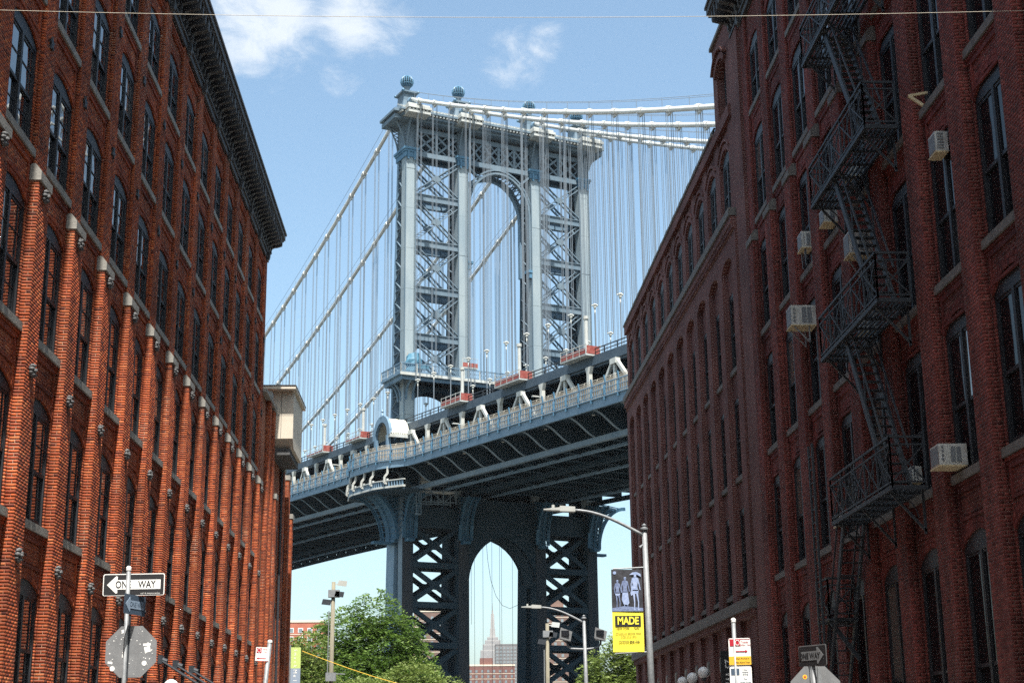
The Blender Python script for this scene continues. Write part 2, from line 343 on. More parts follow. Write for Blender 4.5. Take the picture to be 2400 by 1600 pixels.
# ------------------------------------------------------------------ masonry
CO = .0677
def seg_arch(y0, y1, zs, rise, n=10):
    c = (y1-y0)/2; rad = (c*c+rise*rise)/(2*rise); cy = (y0+y1)/2; cz = zs+rise-rad; a0 = math.asin(min(1, c/rad))
    if rise >= c: a0 = math.pi/2
    return [(cy+rad*math.sin(-a0+2*a0*i/n), cz+rad*math.cos(-a0+2*a0*i/n)) for i in range(n+1)], (cy, cz, rad, a0)
def win_meshes(tag_, w, h, rise, muntin=True):
    """frame mesh + four pane meshes; local x outward, y along the wall, z up"""
    b = MB(); fr = .07
    b.box(-.10, .0, 0, fr, 0, h); b.box(-.10, .0, w-fr, w, 0, h); b.box(-.10, .0, fr, w-fr, 0, .08)
    pts, _ = seg_arch(0, w, h, rise)
    poly = [(fr, h-.10), (w-fr, h-.10), (w-fr, h-.002), (w, h)]+[(y, z) for y, z in reversed(pts)][1:-1]+[(0, h), (fr, h-.002)]
    b.prism(poly, lambda a, c: (-.09, a, c), lambda a, c: (.006, a, c))
    mw = .06
    b.box(-.085, .008, w/2-mw, w/2+mw, .08, h-.10)
    mid = h*.47
    for y0, y1 in ((fr, w/2-mw), (w/2+mw, w-fr)):
        b.box(-.08, -.02, y0, y1, mid-.035, mid+.035)
        b.box(-.10, -.05, y0, y1, .08, .15); b.box(-.06, -.015, y0, y1, h-.16, h-.10)
        for yy in (y0, y1-.045):
            b.box(-.10, -.05, yy, yy+.045, .15, mid-.035); b.box(-.06, -.015, yy, yy+.045, mid+.035, h-.16)
        if muntin:
            t = y0+(y1-y0)*(.30 if y0 < w/2-mw*2 and y0 == fr else .70)
            for za, zb, d in ((.15, mid-.035, -.07), (mid+.035, h-.16, -.03)):
                b.box(d-.012, d+.014, t-.011, t+.011, za, zb); zc = (za+zb)/2
                b.box(d-.012, d+.013, y0+.045, y1-.045, zc-.011, zc+.011)
    frame = b.mesh('window_'+tag_); frame.materials.append(MT['blackframe'])
    panes = []
    for y0, y1 in ((fr, w/2-mw), (w/2+mw, w-fr)):
        for za, zb, d in ((.12, mid, -.075), (mid, h-.13, -.04)):
            p = MB(); yc, zc = (y0+y1)/2, (za+zb)/2
            p.box(-.004, .004, y0-yc+.01, y1-yc-.01, za-zc+.005, zb-zc-.005); me = p.mesh('pane_'+tag_)
            panes.append((me, (d, yc, zc), me.copy()))
    return frame, panes
def put_window(meshes, root, loc, sgn, glass, jitter=.25, open_=0):
    frame, panes = meshes
    w = link('window', frame, MT['blackframe'], root, loc=loc, scale=(sgn, 1, 1))
    for i, (me, l, alt) in enumerate(panes):
        u = random.random() < .14
        link('pane', alt if u else me, MT['blind'] if u else glass, w, loc=l, rot=(0, R(random.uniform(-jitter, jitter)), R(random.uniform(-jitter, jitter))))
    return w
def rows(z0, z1):
    i = int(math.ceil(z0/CO-1e-6)); out = []
    while (i+1)*CO <= z1+.02: out.append(i); i += 1
    return out
class Bricks:
    def __init__(s): s.b = []; s.keep = []
    def _put(s, box, single=False): (s.keep if single else s.b).append(box)
    def front(s, y0, y1, z0, z1, d, ok=None, single=False):
        for i in rows(z0, z1):
            z = i*CO; y = y0-(.105 if i % 2 else 0)-((i*37) % 5)*.004
            while y < y1:
                a, c = max(y, y0), min(y+.2, y1); y += .21
                if c-a < .05: continue
                if ok and not ok((a+c)/2, z+.03): continue
                s._put(('f', d, a+.003, c-.003, z, z+.0575), single)
    def ret(s, y, d0, d1, z0, z1, single=False, face=-1):
        for i in rows(z0, z1):
            z = i*CO
            if i % 2 or d1-d0 < .15: cuts = [(d0, d1)]
            else:
                c = d0+(d1-d0)*(.52+.05*((i//2) % 2)); cuts = [(d0, c-.005), (c+.005, d1)]
            for a, c in cuts: s._put(('r', y, a+.002, c, z, z+.0575, face), single)
    def emit(s, X, root, wallroot, material, name='brickwork'):
        B = []; rn = []; S = []
        for lst, tgt in ((s.b, B), (s.keep, S)):
            for t in lst:
                e = random.uniform(.0006, .0024) if random.random() > .03 else random.uniform(.003, .007)
                if t[0] == 'f': x0, x1 = X(t[1]-.03), X(t[1]+e); tgt.append((min(x0, x1), max(x0, x1), t[2], t[3], t[4], t[5]))
                else:
                    x0, x1 = X(t[2]), X(t[3]); f = t[6]
                    tgt.append((min(x0, x1), max(x0, x1), min(t[1]-.03*f, t[1]+e*f), max(t[1]-.03*f, t[1]+e*f), t[4], t[5]))
        rv = np.clip(RNG.normal(.5, .24, len(B)), 0, 1)
        bulk_boxes(name, B, rv, material, root, kind='stuff')
        # the nearest bricks, one object each
        unit = []
        for k in range(8):
            b = MB().box(-.5, .5, -.5, .5, -.5, .5); me = b.mesh('brick_shape'); a = me.attributes.new('rnd', 'FLOAT', 'FACE')
            a.data.foreach_set('value', [.12+.11*k]*6); me.materials.append(material); unit.append(me)
        for q in S[:300]:
            link('brick', random.choice(unit), material, wallroot,
                 loc=((q[0]+q[1])/2, (q[2]+q[3])/2, (q[4]+q[5])/2), scale=(q[1]-q[0], q[3]-q[2], q[5]-q[4]))
        if len(S) > 300:
            bulk_boxes('more_'+name, S[300:], np.clip(RNG.normal(.5, .24, len(S)-300), 0, 1), material, root, kind='stuff')

def rosette_mesh():
    b = MB(); 
    for k in range(5):
        a = 2*math.pi*k/5+.3
        b.lathe([(.002, -.055), (.055, -.03), (.065, 0), (.055, .03), (.002, .055)], (.05, .125*math.cos(a), .125*math.sin(a)), 7)
    b.lathe([(.002, -.06), (.06, -.03), (.075, 0), (.06, .03), (.002, .06)], (.07, 0, 0), 7)
    for k in range(5):
        a = 2*math.pi*k/5+.93
        b.lathe([(.002, -.04), (.035, -.02), (.042, 0), (.035, .02), (.002, .04)], (.04, .15*math.cos(a), .15*math.sin(a)), 6)
    b.box(-.01, .02, -.12, .12, -.12, .12)
    return b.mesh('anchor_rosette')
def star_mesh():
    b = MB(); pts = []
    for k in range(10):
        a = math.pi*k/5; r = .2 if k % 2 == 0 else .10
        pts.append((r*math.cos(a), r*math.sin(a)))
    b.prism(pts, lambda p, q: (-.01, p, q), lambda p, q: (.05, p, q)); return b.mesh('anchor_star')

def facade(root, x0, sgn, piers, bay, pw, floors, z_bot, cap_z, z_top, brickmat, mortarmat, stonemat, glass, y_end,
           single_piers, single_front=False, ros=True, panels=False, skip_windows=()):
    X = lambda d: x0+sgn*d
    PL, PU = .20, .10                                # how far lower and upper piers stand proud of the recessed wall
    wall = MB(); bk = Bricks()
    J = .10; clear = bay-pw
    def bx(b, d0, d1, y0, y1, z0, z1): b.box(X(d0), X(d1), y0, y1, z0, z1)
    capm = MB(); prof = [(-.2, 0), (.045, 0), (.045, .20), (-.085, .36), (-.2, .36)]
    capm.prism(prof, lambda d, z: (d, -.03, z), lambda d, z: (d, pw+.03, z)); capme = capm.mesh('pier_cap'); capme.materials.append(stonemat)
    sillm = MB().box(-.34, .0, .0, clear-.006, -.17, 0); sillme = sillm.mesh('sill'); sillme.materials.append(stonemat)
    wm = {}
    rosm = rosette_mesh(); rosm.materials.append(MT['rosette']); starm = star_mesh(); starm.materials.append(MT['iron'])
    archs = MB(); pan = MB()
    for k, Y in enumerate(piers):
        w_ = min(pw, y_end-Y)
        bx(wall, -.7, 0, Y, Y+w_, z_bot, cap_z); bx(wall, -.7, -PU, Y, Y+w_, cap_z, z_top)
        sg = k in single_piers
        bk.front(Y, Y+w_, z_bot, cap_z-.01, 0, single=sg and single_front); bk.ret(Y, -PL, 0, z_bot, cap_z-.01, single=sg and not single_front)
        bk.front(Y, Y+w_, cap_z+.3, z_top, -PU); bk.ret(Y, -PL, -PU, cap_z+.36, z_top)
        link('pier_cap', capme, stonemat, root, loc=(x0, Y, cap_z), scale=(sgn, 1, 1))
        if ros:
            for (zs, zp, rs) in floors:
                low = zs-.8 < cap_z
                o = link('anchor_plate', rosm if low else starm, MT['rosette'], root,
                         loc=(X(0 if low else -PU), Y+pw/2, zs-.88+random.uniform(-.03, .03)), scale=(sgn, .85, .85))
                o.rotation_euler = (random.uniform(-.5, .5), 0, 0)
        ya, yb = Y+pw, Y+bay
        if yb > y_end+.01: continue
        # recessed wall of this bay, floor by floor
        zprev = z_bot
        for fi, (zs, zp, rs) in enumerate(floors+[(z_top, None, 0)]):
            # spandrel from previous arch to this sill
            if fi == 0:
                bx(wall, -.7, -PL, ya, yb, z_bot, zs-.17 if zp else zs); bk.front(ya, yb, z_bot, zs-.17, -PL)
            else:
                pz, psp, prs = floors[fi-1]
                pts, (cy, cz, rad, a0) = seg_arch(ya+J, yb-J, psp, prs)
                ztop_ = zs-.17 if zp else zs
                poly = [(ya, ztop_), (ya, psp), (ya+J, psp-.001)]+pts[1:-1]+[(yb-J, psp-.001), (yb, psp), (yb, ztop_)]
                wall.prism(poly, lambda a, c: (X(-.5), a, c), lambda a, c: (X(-PL), a, c))
                ok = lambda y, z: (z > psp+.02 and ((y-cy)**2+(z-cz)**2 > (rad+.23)**2)) or (abs(y-cy) > (yb-ya)/2-J+.02 and z < psp+.05)
                bk.front(ya, yb, psp, ztop_-.01, -PL, ok)
                # voussoirs
                nv = 26
                for q in range(nv):
                    t0 = -a0+2*a0*(q+.06)/nv; t1 = -a0+2*a0*(q+.94)/nv
                    for ra, rb, db in ((rad-.008, rad+.10, -.30), (rad+.112, rad+.21, -PL-.02)):
                        e = random.uniform(.004, .012)
                        P = [(cy+ra*math.sin(t0), cz+ra*math.cos(t0)), (cy+ra*math.sin(t1), cz+ra*math.cos(t1)), (cy+rb*math.sin(t1), cz+rb*math.cos(t1)), (cy+rb*math.sin(t0), cz+rb*math.cos(t0))]
                        archs.hexa([(X(db), a, c) for a, c in P], [(X(-PL+e+.012), a, c) for a, c in P])
                if zp:
                    for j_, dd in enumerate((.05, .03)): pan.box(X(-PL-.01), X(-PL+dd), ya+.01, yb-.01, zs-.17-.075*(j_+1), zs-.18-.075*j_)
                if zp:
                    zc = zs-.62
                    for (a, c, za, zb) in ((ya+.25, yb-.25, zc-.30, zc-.24), (ya+.25, yb-.25, zc+.24, zc+.30), (ya+.19, ya+.25, zc-.30, zc+.30), (yb-.25, yb-.19, zc-.30, zc+.30)):
                        pan.box(X(-PL-.01), X(-PL+.035), a, c, za, zb)
            if zp is None: continue
            bx(wall, -.5, -PL, ya, ya+J, zs-.17, zp); bx(wall, -.5, -PL, yb-J, yb, zs-.17, zp)
            bk.ret(yb-J, -.245, -PL, zs+.02, zp); bk.front(yb-J, yb, zs, zp, -PL)
            link('sill', sillme, stonemat, root, loc=(X(-.11), ya+.003, zs), scale=(sgn, 1, 1))
            key = (round(clear-2*J, 3), round(zp-zs, 2), round(rs, 2))
            if key not in wm: wm[key] = win_meshes('l' if sgn > 0 else 'r', clear-2*J-.01, zp-zs, rs, sgn > 0)
            if (k, fi) in skip_windows: continue
            put_window(wm[key], root, (X(-.235), ya+J+.005, zs), sgn, glass)
    wo = wall.build('wall', mortarmat, root)
    n = len(archs.f); me = archs.mesh('window_arches'); a = me.attributes.new('rnd', 'FLOAT', 'FACE')
    a.data.foreach_set('value', np.repeat(np.clip(RNG.normal(.45, .2, n//6), 0, 1), 6)); link('window_arches', me, brickmat, root, kind='stuff')
    n = len(pan.f); me = pan.mesh('panel_frames'); a = me.attributes.new('rnd', 'FLOAT', 'FACE'); a.data.foreach_set('value', np.repeat(np.clip(RNG.normal(.4, .15, n//6), 0, 1), 6)); link('panel_frames', me, brickmat, root, kind='stuff')
    bk.emit(X, root, wo, brickmat)
    return wo

# ------------------------------------------------------------------ left warehouse
XL, BL, YL0 = -8.71, 3.0472, 29.848
root = empty('brick_warehouse', (0, 0, 0), 'orange brick warehouse with pier caps and bracketed cornice lining the street on the left', 'building')
floorsL = [(2.75, 5.0, .25), (6.40, 8.80, .25), (10.20, 12.72, .25), (13.97, 16.22, .25), (17.48, 19.72, .25), (20.88, 22.72, .22)]
piersL = [YL0+BL*k for k in range(-3, 13)]
facade(root, XL, 1, piersL, BL, .84, floorsL, 0, 13.30, 24.0, MT['brick'], MT['mortar'], MT['stone'], MT['glass'], 67.45, single_piers=(2, 3))
def body(root, x0, x1, y0, y1, z1, material=None, z0=0):
    MB().box(x0, x1, y0, y1, z0, z1).build('back_block', material or MT['brickwall'], root)
body(root, XL-.72, XL-14, piersL[0], 67.44, 24.9)
MB().box(XL, XL-14, -70, piersL[0]-.01, 0, 24.9).build('unseen_street_block', MT['brickwall'], root)  # unseen street buildings behind the camera, added to cut the ambient light
# cornice
def cornice(root, x0, sgn, y0, y1, z, bay0, bay, p=.60, h=1.36, material=None):
    X = lambda d: x0+sgn*d; material = material or MT['cornice']; b = MB()
    b.box(X(-.3), X(.04), y0-.03, y1+.03, z-.10, z+.12); b.box(X(-.3), X(.10), y0-.05, y1+.05, z+.12, z+.22)
    b.box(X(-.3), X(.02), y0, y1, z+.22, z+h-.42)
    b.box(X(-.6), X(p-.06), y0-.1, y1+.34, z+h-.42, z+h-.34); b.box(X(-.6), X(p), y0-.14, y1+.38, z+h-.34, z+h-.10); b.box(X(-.6), X(p+.06), y0-.18, y1+.42, z+h-.10, z+h)
    b.build('cornice_moulding', material, root)
    prof = [(0, 0), (.10, .02), (.16, .10), (.14, .20), (.17, .30), (.28, .36), (.40, .37), (p-.12, .44), (p-.10, .52), (p-.10, h-.64), (0, h-.64)]
    q = MB(); q.prism(prof, lambda d, zz: (d, -.075, zz), lambda d, zz: (d, .075, zz)); me = q.mesh('cornice_bracket'); me.materials.append(material)
    prof2 = [(0, -.42), (.12, -.38), (.16, -.2), (.13, -.02)]+[(a*1.02+.01, c) for a, c in prof[1:]]
    q = MB(); q.prism([(0, -.42)]+prof2[1:], lambda d, zz: (d, -.12, zz), lambda d, zz: (d, .12, zz)); me2 = q.mesh('cornice_console'); me2.materials.append(material)
    y = bay0; i = 0
    while y < y1:
        if y > y0:
            big = i % 6 == 0
            link('cornice_bracket', me2 if big else me, material, root, loc=(X(.02), y, z+.22), scale=(sgn, 1, 1))
        y += bay/6; i += 1
cornice(root, XL-.10, 1, piersL[0], 67.45, 24.0, piersL[0]+.42, BL, p=.74, h=1.42)
# stepped brick dentils under the cornice, one course per bay
for Y in piersL[:-1]:
    b = MB()
    for j in range(12):
        y = Y+.84+.10+j*.17
        b.box(XL-.21, XL-.13, y, y+.085, 23.45, 23.62); b.box(XL-.21, XL-.11, y, y+.17, 23.63, 23.72)
    me = b.mesh('corbel'); a = me.attributes.new('rnd', 'FLOAT', 'FACE'); a.data.foreach_set('value', [.5]*len(me.polygons))
    link('corbel', me, MT['brick'], root)

# lower annex beyond the warehouse
root = empty('brick_annex', (0, 0, 0), 'lower brick annex with coped parapet adjoining the far end of the left warehouse', 'building')
b = MB(); b.box(XL-.2, XL-12, 67.46, 71.4, 0, 17.7); b.box(XL-.2, XL-12, 71.4, 80.6, 0, 15.6); b.build('wall', MT['brickwall'], root)
bk_ = Bricks()
for Y, zt in ((69.3, 17.9), (70.95, 17.6), (72.5, 13.6), (75.55, 15.5), (78.1, 15.5), (79.9, 13.75)):
    MB().box(XL-.3, XL+.0, Y, Y+.62, 0, zt).build('pier', MT['mortar'], root)
    bk_.front(Y, Y+.62, 3, zt, 0); bk_.ret(Y, -.2, 0, 3, zt)
    MB().box(XL-.3, XL+.05, Y-.04, Y+.66, zt, zt+.25).build('pier_cap', MT['stone'], root)
bk_.emit(lambda d: XL+d, root, root, MT['brick'])
MB().box(XL-.6, XL+.06, 67.47, 71.45, 17.70, 17.85).build('coping', MT['stone'], root)
fm = win_meshes('a', 1.6, 2.3, .2)
for zf in (6.4, 10.2):
    for Y in (70.0, 73.4, 76.4): put_window(fm, root, (XL-.17, Y, zf), 1, MT['glass'])
b = MB(); b.tube([(XL+.02, 74.6, .2), (XL+.02, 74.6, 15.4)], .06, 8); b.build('downpipe', MT['iron'], root)

# tan hoist box hung over the annex end
root = empty('hoist_house', (-8.66, 71.6, 15.95), 'tan box with overhanging flat roof jutting out above the brick annex', 'box')
x0, x1, y0, y1 = -.9, .78, 0, 4.2
b = MB(); b.prism([(y0, .42), (y0+.5, 0), (y1, 0), (y1, 2.75), (y0, 2.75)], lambda a, c: (x0, a, c), lambda a, c: (x1, a, c)); b.build('casing', MT['tan'], root)
b = MB(); b.box(x0-.2, x1+.14, y0-.55, y1+.2, 2.75, 2.90); b.build('roof_slab', MT['tan'], root)
b = MB(); b.box(x0-.2, x1+.16, y0-.58, y1+.22, 2.90, 2.94); b.build('roof_edging', MT['roofdark'], root)
b = MB()
for xs in (x0+.55, x0+1.1): b.box(xs-.01, xs+.01, y0-.006, y0+.01, .45, 2.74)
b.box(x0, x1+.004, y0-.005, y0+.01, 1.55, 1.565); b.build('panel_seams', MT['roofdark'], root, kind='stuff')
b = MB(); b.box(x0+.1, x1-.15, y0+.3, y1, -.32, -.02); b.build('support_beam', MT['roofdark'], root)

# ------------------------------------------------------------------ right warehouse
XR, BR, YR0 = 9.6, 2.841, 37.52
rootR = empty('oxblood_warehouse', (0, 0, 0), 'dark red brick warehouse in shade with fire escape on the right', 'building')
floorsR = [(1.2, 5.35, .30), (6.80, 9.62, .30), (10.70, 13.46, .30), (14.55, 17.25, .30), (18.32, 20.95, .30), (22.12, 24.2, .28)]
piersR = [YR0+BR*k for k in range(-6, 4)]
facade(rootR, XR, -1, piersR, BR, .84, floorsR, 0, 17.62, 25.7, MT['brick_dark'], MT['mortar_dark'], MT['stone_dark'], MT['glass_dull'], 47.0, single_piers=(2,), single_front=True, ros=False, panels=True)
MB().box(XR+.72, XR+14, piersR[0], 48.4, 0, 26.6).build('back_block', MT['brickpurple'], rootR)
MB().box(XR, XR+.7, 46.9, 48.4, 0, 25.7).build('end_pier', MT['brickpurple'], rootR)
MB().box(XR, XR+14, -70, piersR[0]-.01, 0, 26.6).build('unseen_street_block', MT['brickpurple'], rootR)  # out of view behind the camera, added to dim skylight along the street
cornice(rootR, XR+.10, -1, piersR[0], 48.1, 25.7, piersR[0]+.42, BR, p=.8, h=1.5)

# ------------------------------------------------------------------ far right arcaded building
rootF = empty('arcaded_building', (9.62, 49.0, 0), 'plum brick building with tall arched bays and stepped roofline beyond the dark red warehouse', 'building', rotz=.0188)
NB, BF, PF = 11, 2.575, .80; LEN = NB*BF
X = lambda d: -d
wall = MB(); trim = MB(); rings = MB()
wall.box(X(-.9), X(-9), 0, LEN, 0, 23.6)
fa = win_meshes('f', 1.55, 2.35, .3); fb = win_meshes('g', 1.62, 2.7, .05, False); fg = win_meshes('h', 1.2, 1.9, .25)
def spandrel(b, ya, yb, zs, rise, ztop, d0, d1, j=.0):
    pts, _ = seg_arch(ya+j, yb-j, zs, rise, 12)
    poly = [(ya, ztop), (ya, zs)]+([(ya+j, zs-.001)]+pts[1:-1]+[(yb-j, zs-.001)] if j else pts[1:-1])+[(yb, zs), (yb, ztop)]
    b.prism(poly, lambda a, c: (X(d0), a, c), lambda a, c: (X(d1), a, c))
def ring(b, ya, yb, zs, rise, t, d0, d1):
    pts, (cy, cz, rad, a0) = seg_arch(ya, yb, zs, rise, 12)
    for i in range(12):
        u0 = -a0+2*a0*i/12; u1 = -a0+2*a0*(i+1)/12
        P = [(cy+r_*math.sin(u), cz+r_*math.cos(u)) for r_, u in ((rad, u0), (rad, u1), (rad+t, u1), (rad+t, u0))]
        b.hexa([(X(d0), a, c) for a, c in P], [(X(d1), a, c) for a, c in P])
for i in range(NB+1):
    y = i*BF; w_ = PF if i < NB else PF
    wall.box(X(-.9), X(0), y, y+w_, 6.5, 19.1); wall.box(X(-.9), X(-.10), y, y+w_, 19.85, 23.3)
    wall.box(X(-.9), X(-.05), y, y+w_, 0, 6.1)
    if i == NB: break
    ya, yb = y+PF, y+BF
    # arcade
    spandrel(wall, ya, yb, 18.2, .28, 19.1, -.2, 0); wall.box(X(-.9), X(-.2), ya, yb, 18.0, 19.1)
    for zf in (6.9, 10.75, 14.55):
        put_window(fb, rootF, (X(-.215), ya+.08, zf), -1, MT['glass_dull'])
        MB().box(X(-.8), X(-.12), ya+.02, yb-.02, zf-.16, zf).build('sill', MT['stone_dark'], rootF)
        wall.box(X(-.9), X(-.2), ya, yb, zf+2.75, min(zf+3.64, 18.0)); wall.box(X(-.9), X(-.2), ya, ya+.08, zf-.1, zf+2.75); wall.box(X(-.9), X(-.2), yb-.07, yb, zf-.1, zf+2.75)
    # attic
    zs = 22.0
    put_window(fa, rootF, (X(-.215), ya+.11, 19.9), -1, MT['glass_dull'])
    wall.box(X(-.9), X(-.22), ya, ya+.1, 19.85, 22.25); wall.box(X(-.9), X(-.22), yb-.1, yb, 19.85, 22.25)
    spandrel(wall, ya, yb, 22.25, .34, 23.3, -.9, -.16, .1); ring(rings, ya+.06, yb-.06, 22.27, .36, .20, -.2, -.10); ring(rings, ya-.1, yb+.1, 22.45, .46, .10, -.2, -.05)
    # ground floor windows with stone heads
    put_window(fg, rootF, (X(-.35), ya+.28, 2.3), -1, MT['glass_dull'])
    wall.box(X(-.9), X(-.2), ya, ya+.27, 0, 4.2); wall.box(X(-.9), X(-.2), yb-.29, yb, 0, 4.2); spandrel(wall, ya, yb, 4.2, .26, 6.1, -.9, -.2, .28)
    wall.box(X(-.9), X(-.2), ya+.27, yb-.29, 0, 2.1)
    pts, (cy, cz, rad, a0) = seg_arch(ya+.28, yb-.28, 4.2, .26)
    trim = MB(); trim.prism([(cy-.11, 4.42), (cy+.11, 4.42), (cy+.17, 4.85), (cy, 4.95), (cy-.17, 4.85)], lambda a, c: (X(-.25), a, c), lambda a, c: (X(-.12), a, c)); trim.build('keystone', MT['stone'], rootF)
wall.box(X(-.9), X(.02), 0, LEN+PF, 23.3, 23.75)
for j in range(int((LEN+.6)/.22)):
    wall.box(X(-.2), X(.10), j*.22, j*.22+.11, 19.12, 19.30)
wall.box(X(-.9), X(.06), 0, LEN+PF, 19.1, 19.12); wall.box(X(-.9), X(.13), 0, LEN+PF, 19.30, 19.56)
wall.box(X(-.9), X(.05), 0, LEN+PF, 5.9, 6.12)
# taller stair bay at the near end
TB = 3.0
wall.box(X(-.9), X(-.12), -.4, .72, 23.75, 27.2); wall.box(X(-.9), X(-.12), 2.3, TB, 23.75, 27.2); wall.box(X(-.9), X(-.4), .72, 2.3, 23.75, 23.95)
wall.box(X(-.9), X(-6), -.4, TB, 23.6, 27.2)
spandrel(wall, .72, 2.3, 25.75, .30, 27.2, -.9, -.12, .05); ring(rings, .66, 2.36, 25.75, .36, .22, -.14, -.02); ring(rings, .44, 2.58, 25.95, .5, .10, -.14, .06)
put_window(fg, rootF, (X(-.36), .9, 23.95), -1, MT['glass_dull'])
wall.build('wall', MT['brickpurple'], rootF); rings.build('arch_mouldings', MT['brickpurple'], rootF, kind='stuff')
MB().box(X(-.95), X(.20), -.03, LEN+PF+.05, 19.56, 19.84).build('string_course', MT['stone_dark'], rootF)
MB().box(X(-.95), X(.16), -.03, LEN+PF+.05, 6.12, 6.48).build('base_course', MT['stone_dark'], rootF)
MB().box(X(-1.0), X(.07), TB-.02, LEN+PF+.05, 23.75, 23.86).build('coping', MT['stone_dark'], rootF)
MB().box(X(-1.0), X(-.02), -.42, TB+.05, 27.2, 27.34).build('stair_bay_coping', MT['stone_dark'], rootF)
b = MB(); b.tube([(X(-.1), TB+.1+i*.5, 24.12+.03*math.sin(i*1.7)) for i in range(int((LEN-TB)/.5))], .05, 6)
for i in range(int((LEN-TB)/1.3)): b.box(X(-.14), X(-.06), TB+.3+i*1.3, TB+.36+i*1.3, 23.86, 24.12)
b.build('roof_conduit', MT['iron'], rootF)
for (y, z0, h, lb) in ((5.7, 23.7, 2.3, 'upper of two pale roof vents behind the stepped parapet'), (13.5, 23.7, 2.0, 'lower of two pale roof vents behind the stepped parapet')):
    p = Matrix.Rotation(.0188, 4, 'Z') @ Vector((1.3, y, 0)) + Vector((9.62, 49.0, z0-.1))
    r_ = empty('roof_vent', p, lb, 'roof vent', 'pale vents on the arcaded roof')
    MB().box(-.35, .35, -.35, .35, 0, h-.2).build('stack', MT['stone'], r_); MB().box(-.42, .42, -.42, .42, h-.2, h).build('hood', MT['stone'], r_)

# ------------------------------------------------------------------ suspension bridge (frame: x across, y = -q along, z up)
AL = R(25.17); T0 = Vector((5.78, 213.0, 0))
LEGS = (-14.52, -6.1, 6.0, 14.43); CAB = (-14.52, -6.1, 6.0, 14.43)
def D(q):
    if q > -40: return 38.72-.0482*q
    x = -40-q; return 40.65+.0482*x-.00015*x*x
def cable_z(q):
    return 95.5-.487*q+.00087*q*q if q > 0 else 95.3+.37*q+.00085*q*q
P3 = lambda s, q, z: (s, -q, z)
PANEL = 5.37
tower = empty('bridge_tower', T0, 'tall grey blue steel suspension bridge tower with four legs and ball finials', 'bridge tower', rotz=AL)
def qb(z): return -1.55-(84-z)*.0412                 # the back of the legs leans away towards the base
QF = 1.8
def leg(sc, i):
    h = .78
    f = MB()
    # front column, plates seen as slightly uneven panels
    zs = [-1]+[z for z in np.arange(4.5, 86, 6.1)]+[86]
    for a, b_ in zip(zs[:-1], zs[1:]):
        fl = 0 if a > 12 else (12-a)*.035
        fl2 = 0 if b_ > 12 else (12-b_)*.035
        o = random.uniform(-.02, .03)
        q0 = .25
        f.hexa([P3(sc-h-fl, q0, a), P3(sc+h+fl, q0, a), P3(sc+h+fl, QF+o, a), P3(sc-h-fl, QF+o, a)], [P3(sc-h-fl2, q0, b_-.03), P3(sc+h+fl2, q0, b_-.03), P3(sc+h+fl2, QF+o, b_-.03), P3(sc-h-fl2, QF+o, b_-.03)])
    # split: below deck plates take paint darkened for deck shade, above pale
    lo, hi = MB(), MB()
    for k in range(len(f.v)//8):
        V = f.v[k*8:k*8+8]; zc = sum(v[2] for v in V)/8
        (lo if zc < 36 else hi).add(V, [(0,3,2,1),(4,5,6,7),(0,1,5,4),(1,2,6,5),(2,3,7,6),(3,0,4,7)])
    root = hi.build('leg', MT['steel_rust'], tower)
    lo.build('lower_plate', MT['steel_plate_shade'] if True else MT['steel'], root)
    # edge flanges of the front column
    e = MB()
    for sd in (-1, 1):
        e.box(sc+sd*(h+.0)-.05, sc+sd*(h+.0)+.05, -QF-.10, -QF+.12, 37, 85.9)
    e.build('flange', MT['steel'], root)
    # side faces below deck: first leg pale as lit, others painted dark as shade
    c = MB()
    for sd in (-1, 1):
        c.box(sc+sd*(h+.01)-.03, sc+sd*(h+.01)+.03, -QF+.05, -.32, 12, 36)
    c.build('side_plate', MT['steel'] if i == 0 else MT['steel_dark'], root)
    # rear column
    r_ = MB(); lv = [-1, 12, 24, 36, 40, 52, 64, 76, 86]
    for a, b_ in zip(lv[:-1], lv[1:]):
        ta = 2.7 if a < 37 else .55; tb = 2.7 if b_ < 37 else .55
        if a == 36: ta, tb = 2.7, .55
        r_.hexa([P3(sc-h, qb(a), a), P3(sc+h, qb(a), a), P3(sc+h, qb(a)+ta, a), P3(sc-h, qb(a)+ta, a)], [P3(sc-h, qb(b_), b_-.02), P3(sc+h, qb(b_), b_-.02), P3(sc+h, qb(b_)+tb, b_-.02), P3(sc-h, qb(b_)+tb, b_-.02)])
    r_.build('rear_column', MT['steel_mid'] if i == 0 else MT['steel_dark'], root)  # columns past the first leg get the darkened paint as shade
    # lattice lacing between the columns, both flanks
    l = MB(); z = 41.0; k = 0
    while z < 85:
        za, zb = z, z+1.55
        for sd in (-1, 1):
            s_ = sc+sd*(h-.06); qa, qz = qb(za)+.5, .3
            if k % 2: l.beam(P3(s_, qa, za), P3(s_, qz, zb), .07, .22, (1, 0, 0))
            else: l.beam(P3(s_, qz, za), P3(s_, qa, zb), .07, .22, (1, 0, 0))
        if k % 2 == 0: l.box(sc-h+.02, sc+h-.02, -.3, -(qb(za)+.4), za-.05, za+.05)
        z += 1.55; k += 1
    l.build('lacing', MT['steel'], root)
    w = MB(); w.box(sc-.35, sc+.35, -.25, 1.0, -1, 38); w.box(sc-.22, sc+.22, -.2, 1.2, 38, 86); w.build('core_web', MT['steel_dark'], root)
    # capital (blue moulding) and flared lattice brackets up to the cornice
    cp = MB(); ba = qb(86)
    cp.box(sc-h-.28, sc+h+.28, -QF-.28, -ba+.28, 86.3, 86.6); cp.box(sc-h-.42, sc+h+.42, -QF-.42, -ba+.42, 86.6, 86.95); cp.box(sc-h-.16, sc+h+.16, -QF-.16, -ba+.16, 85.5, 86.3)
    for j in (-.5, .5): cp.box(sc+j-.12, sc+j+.12, -QF-.36, -QF-.1, 85.1, 86.3)
    cp.build('capital', MT['steel_blue'], root)
    fl = MB()
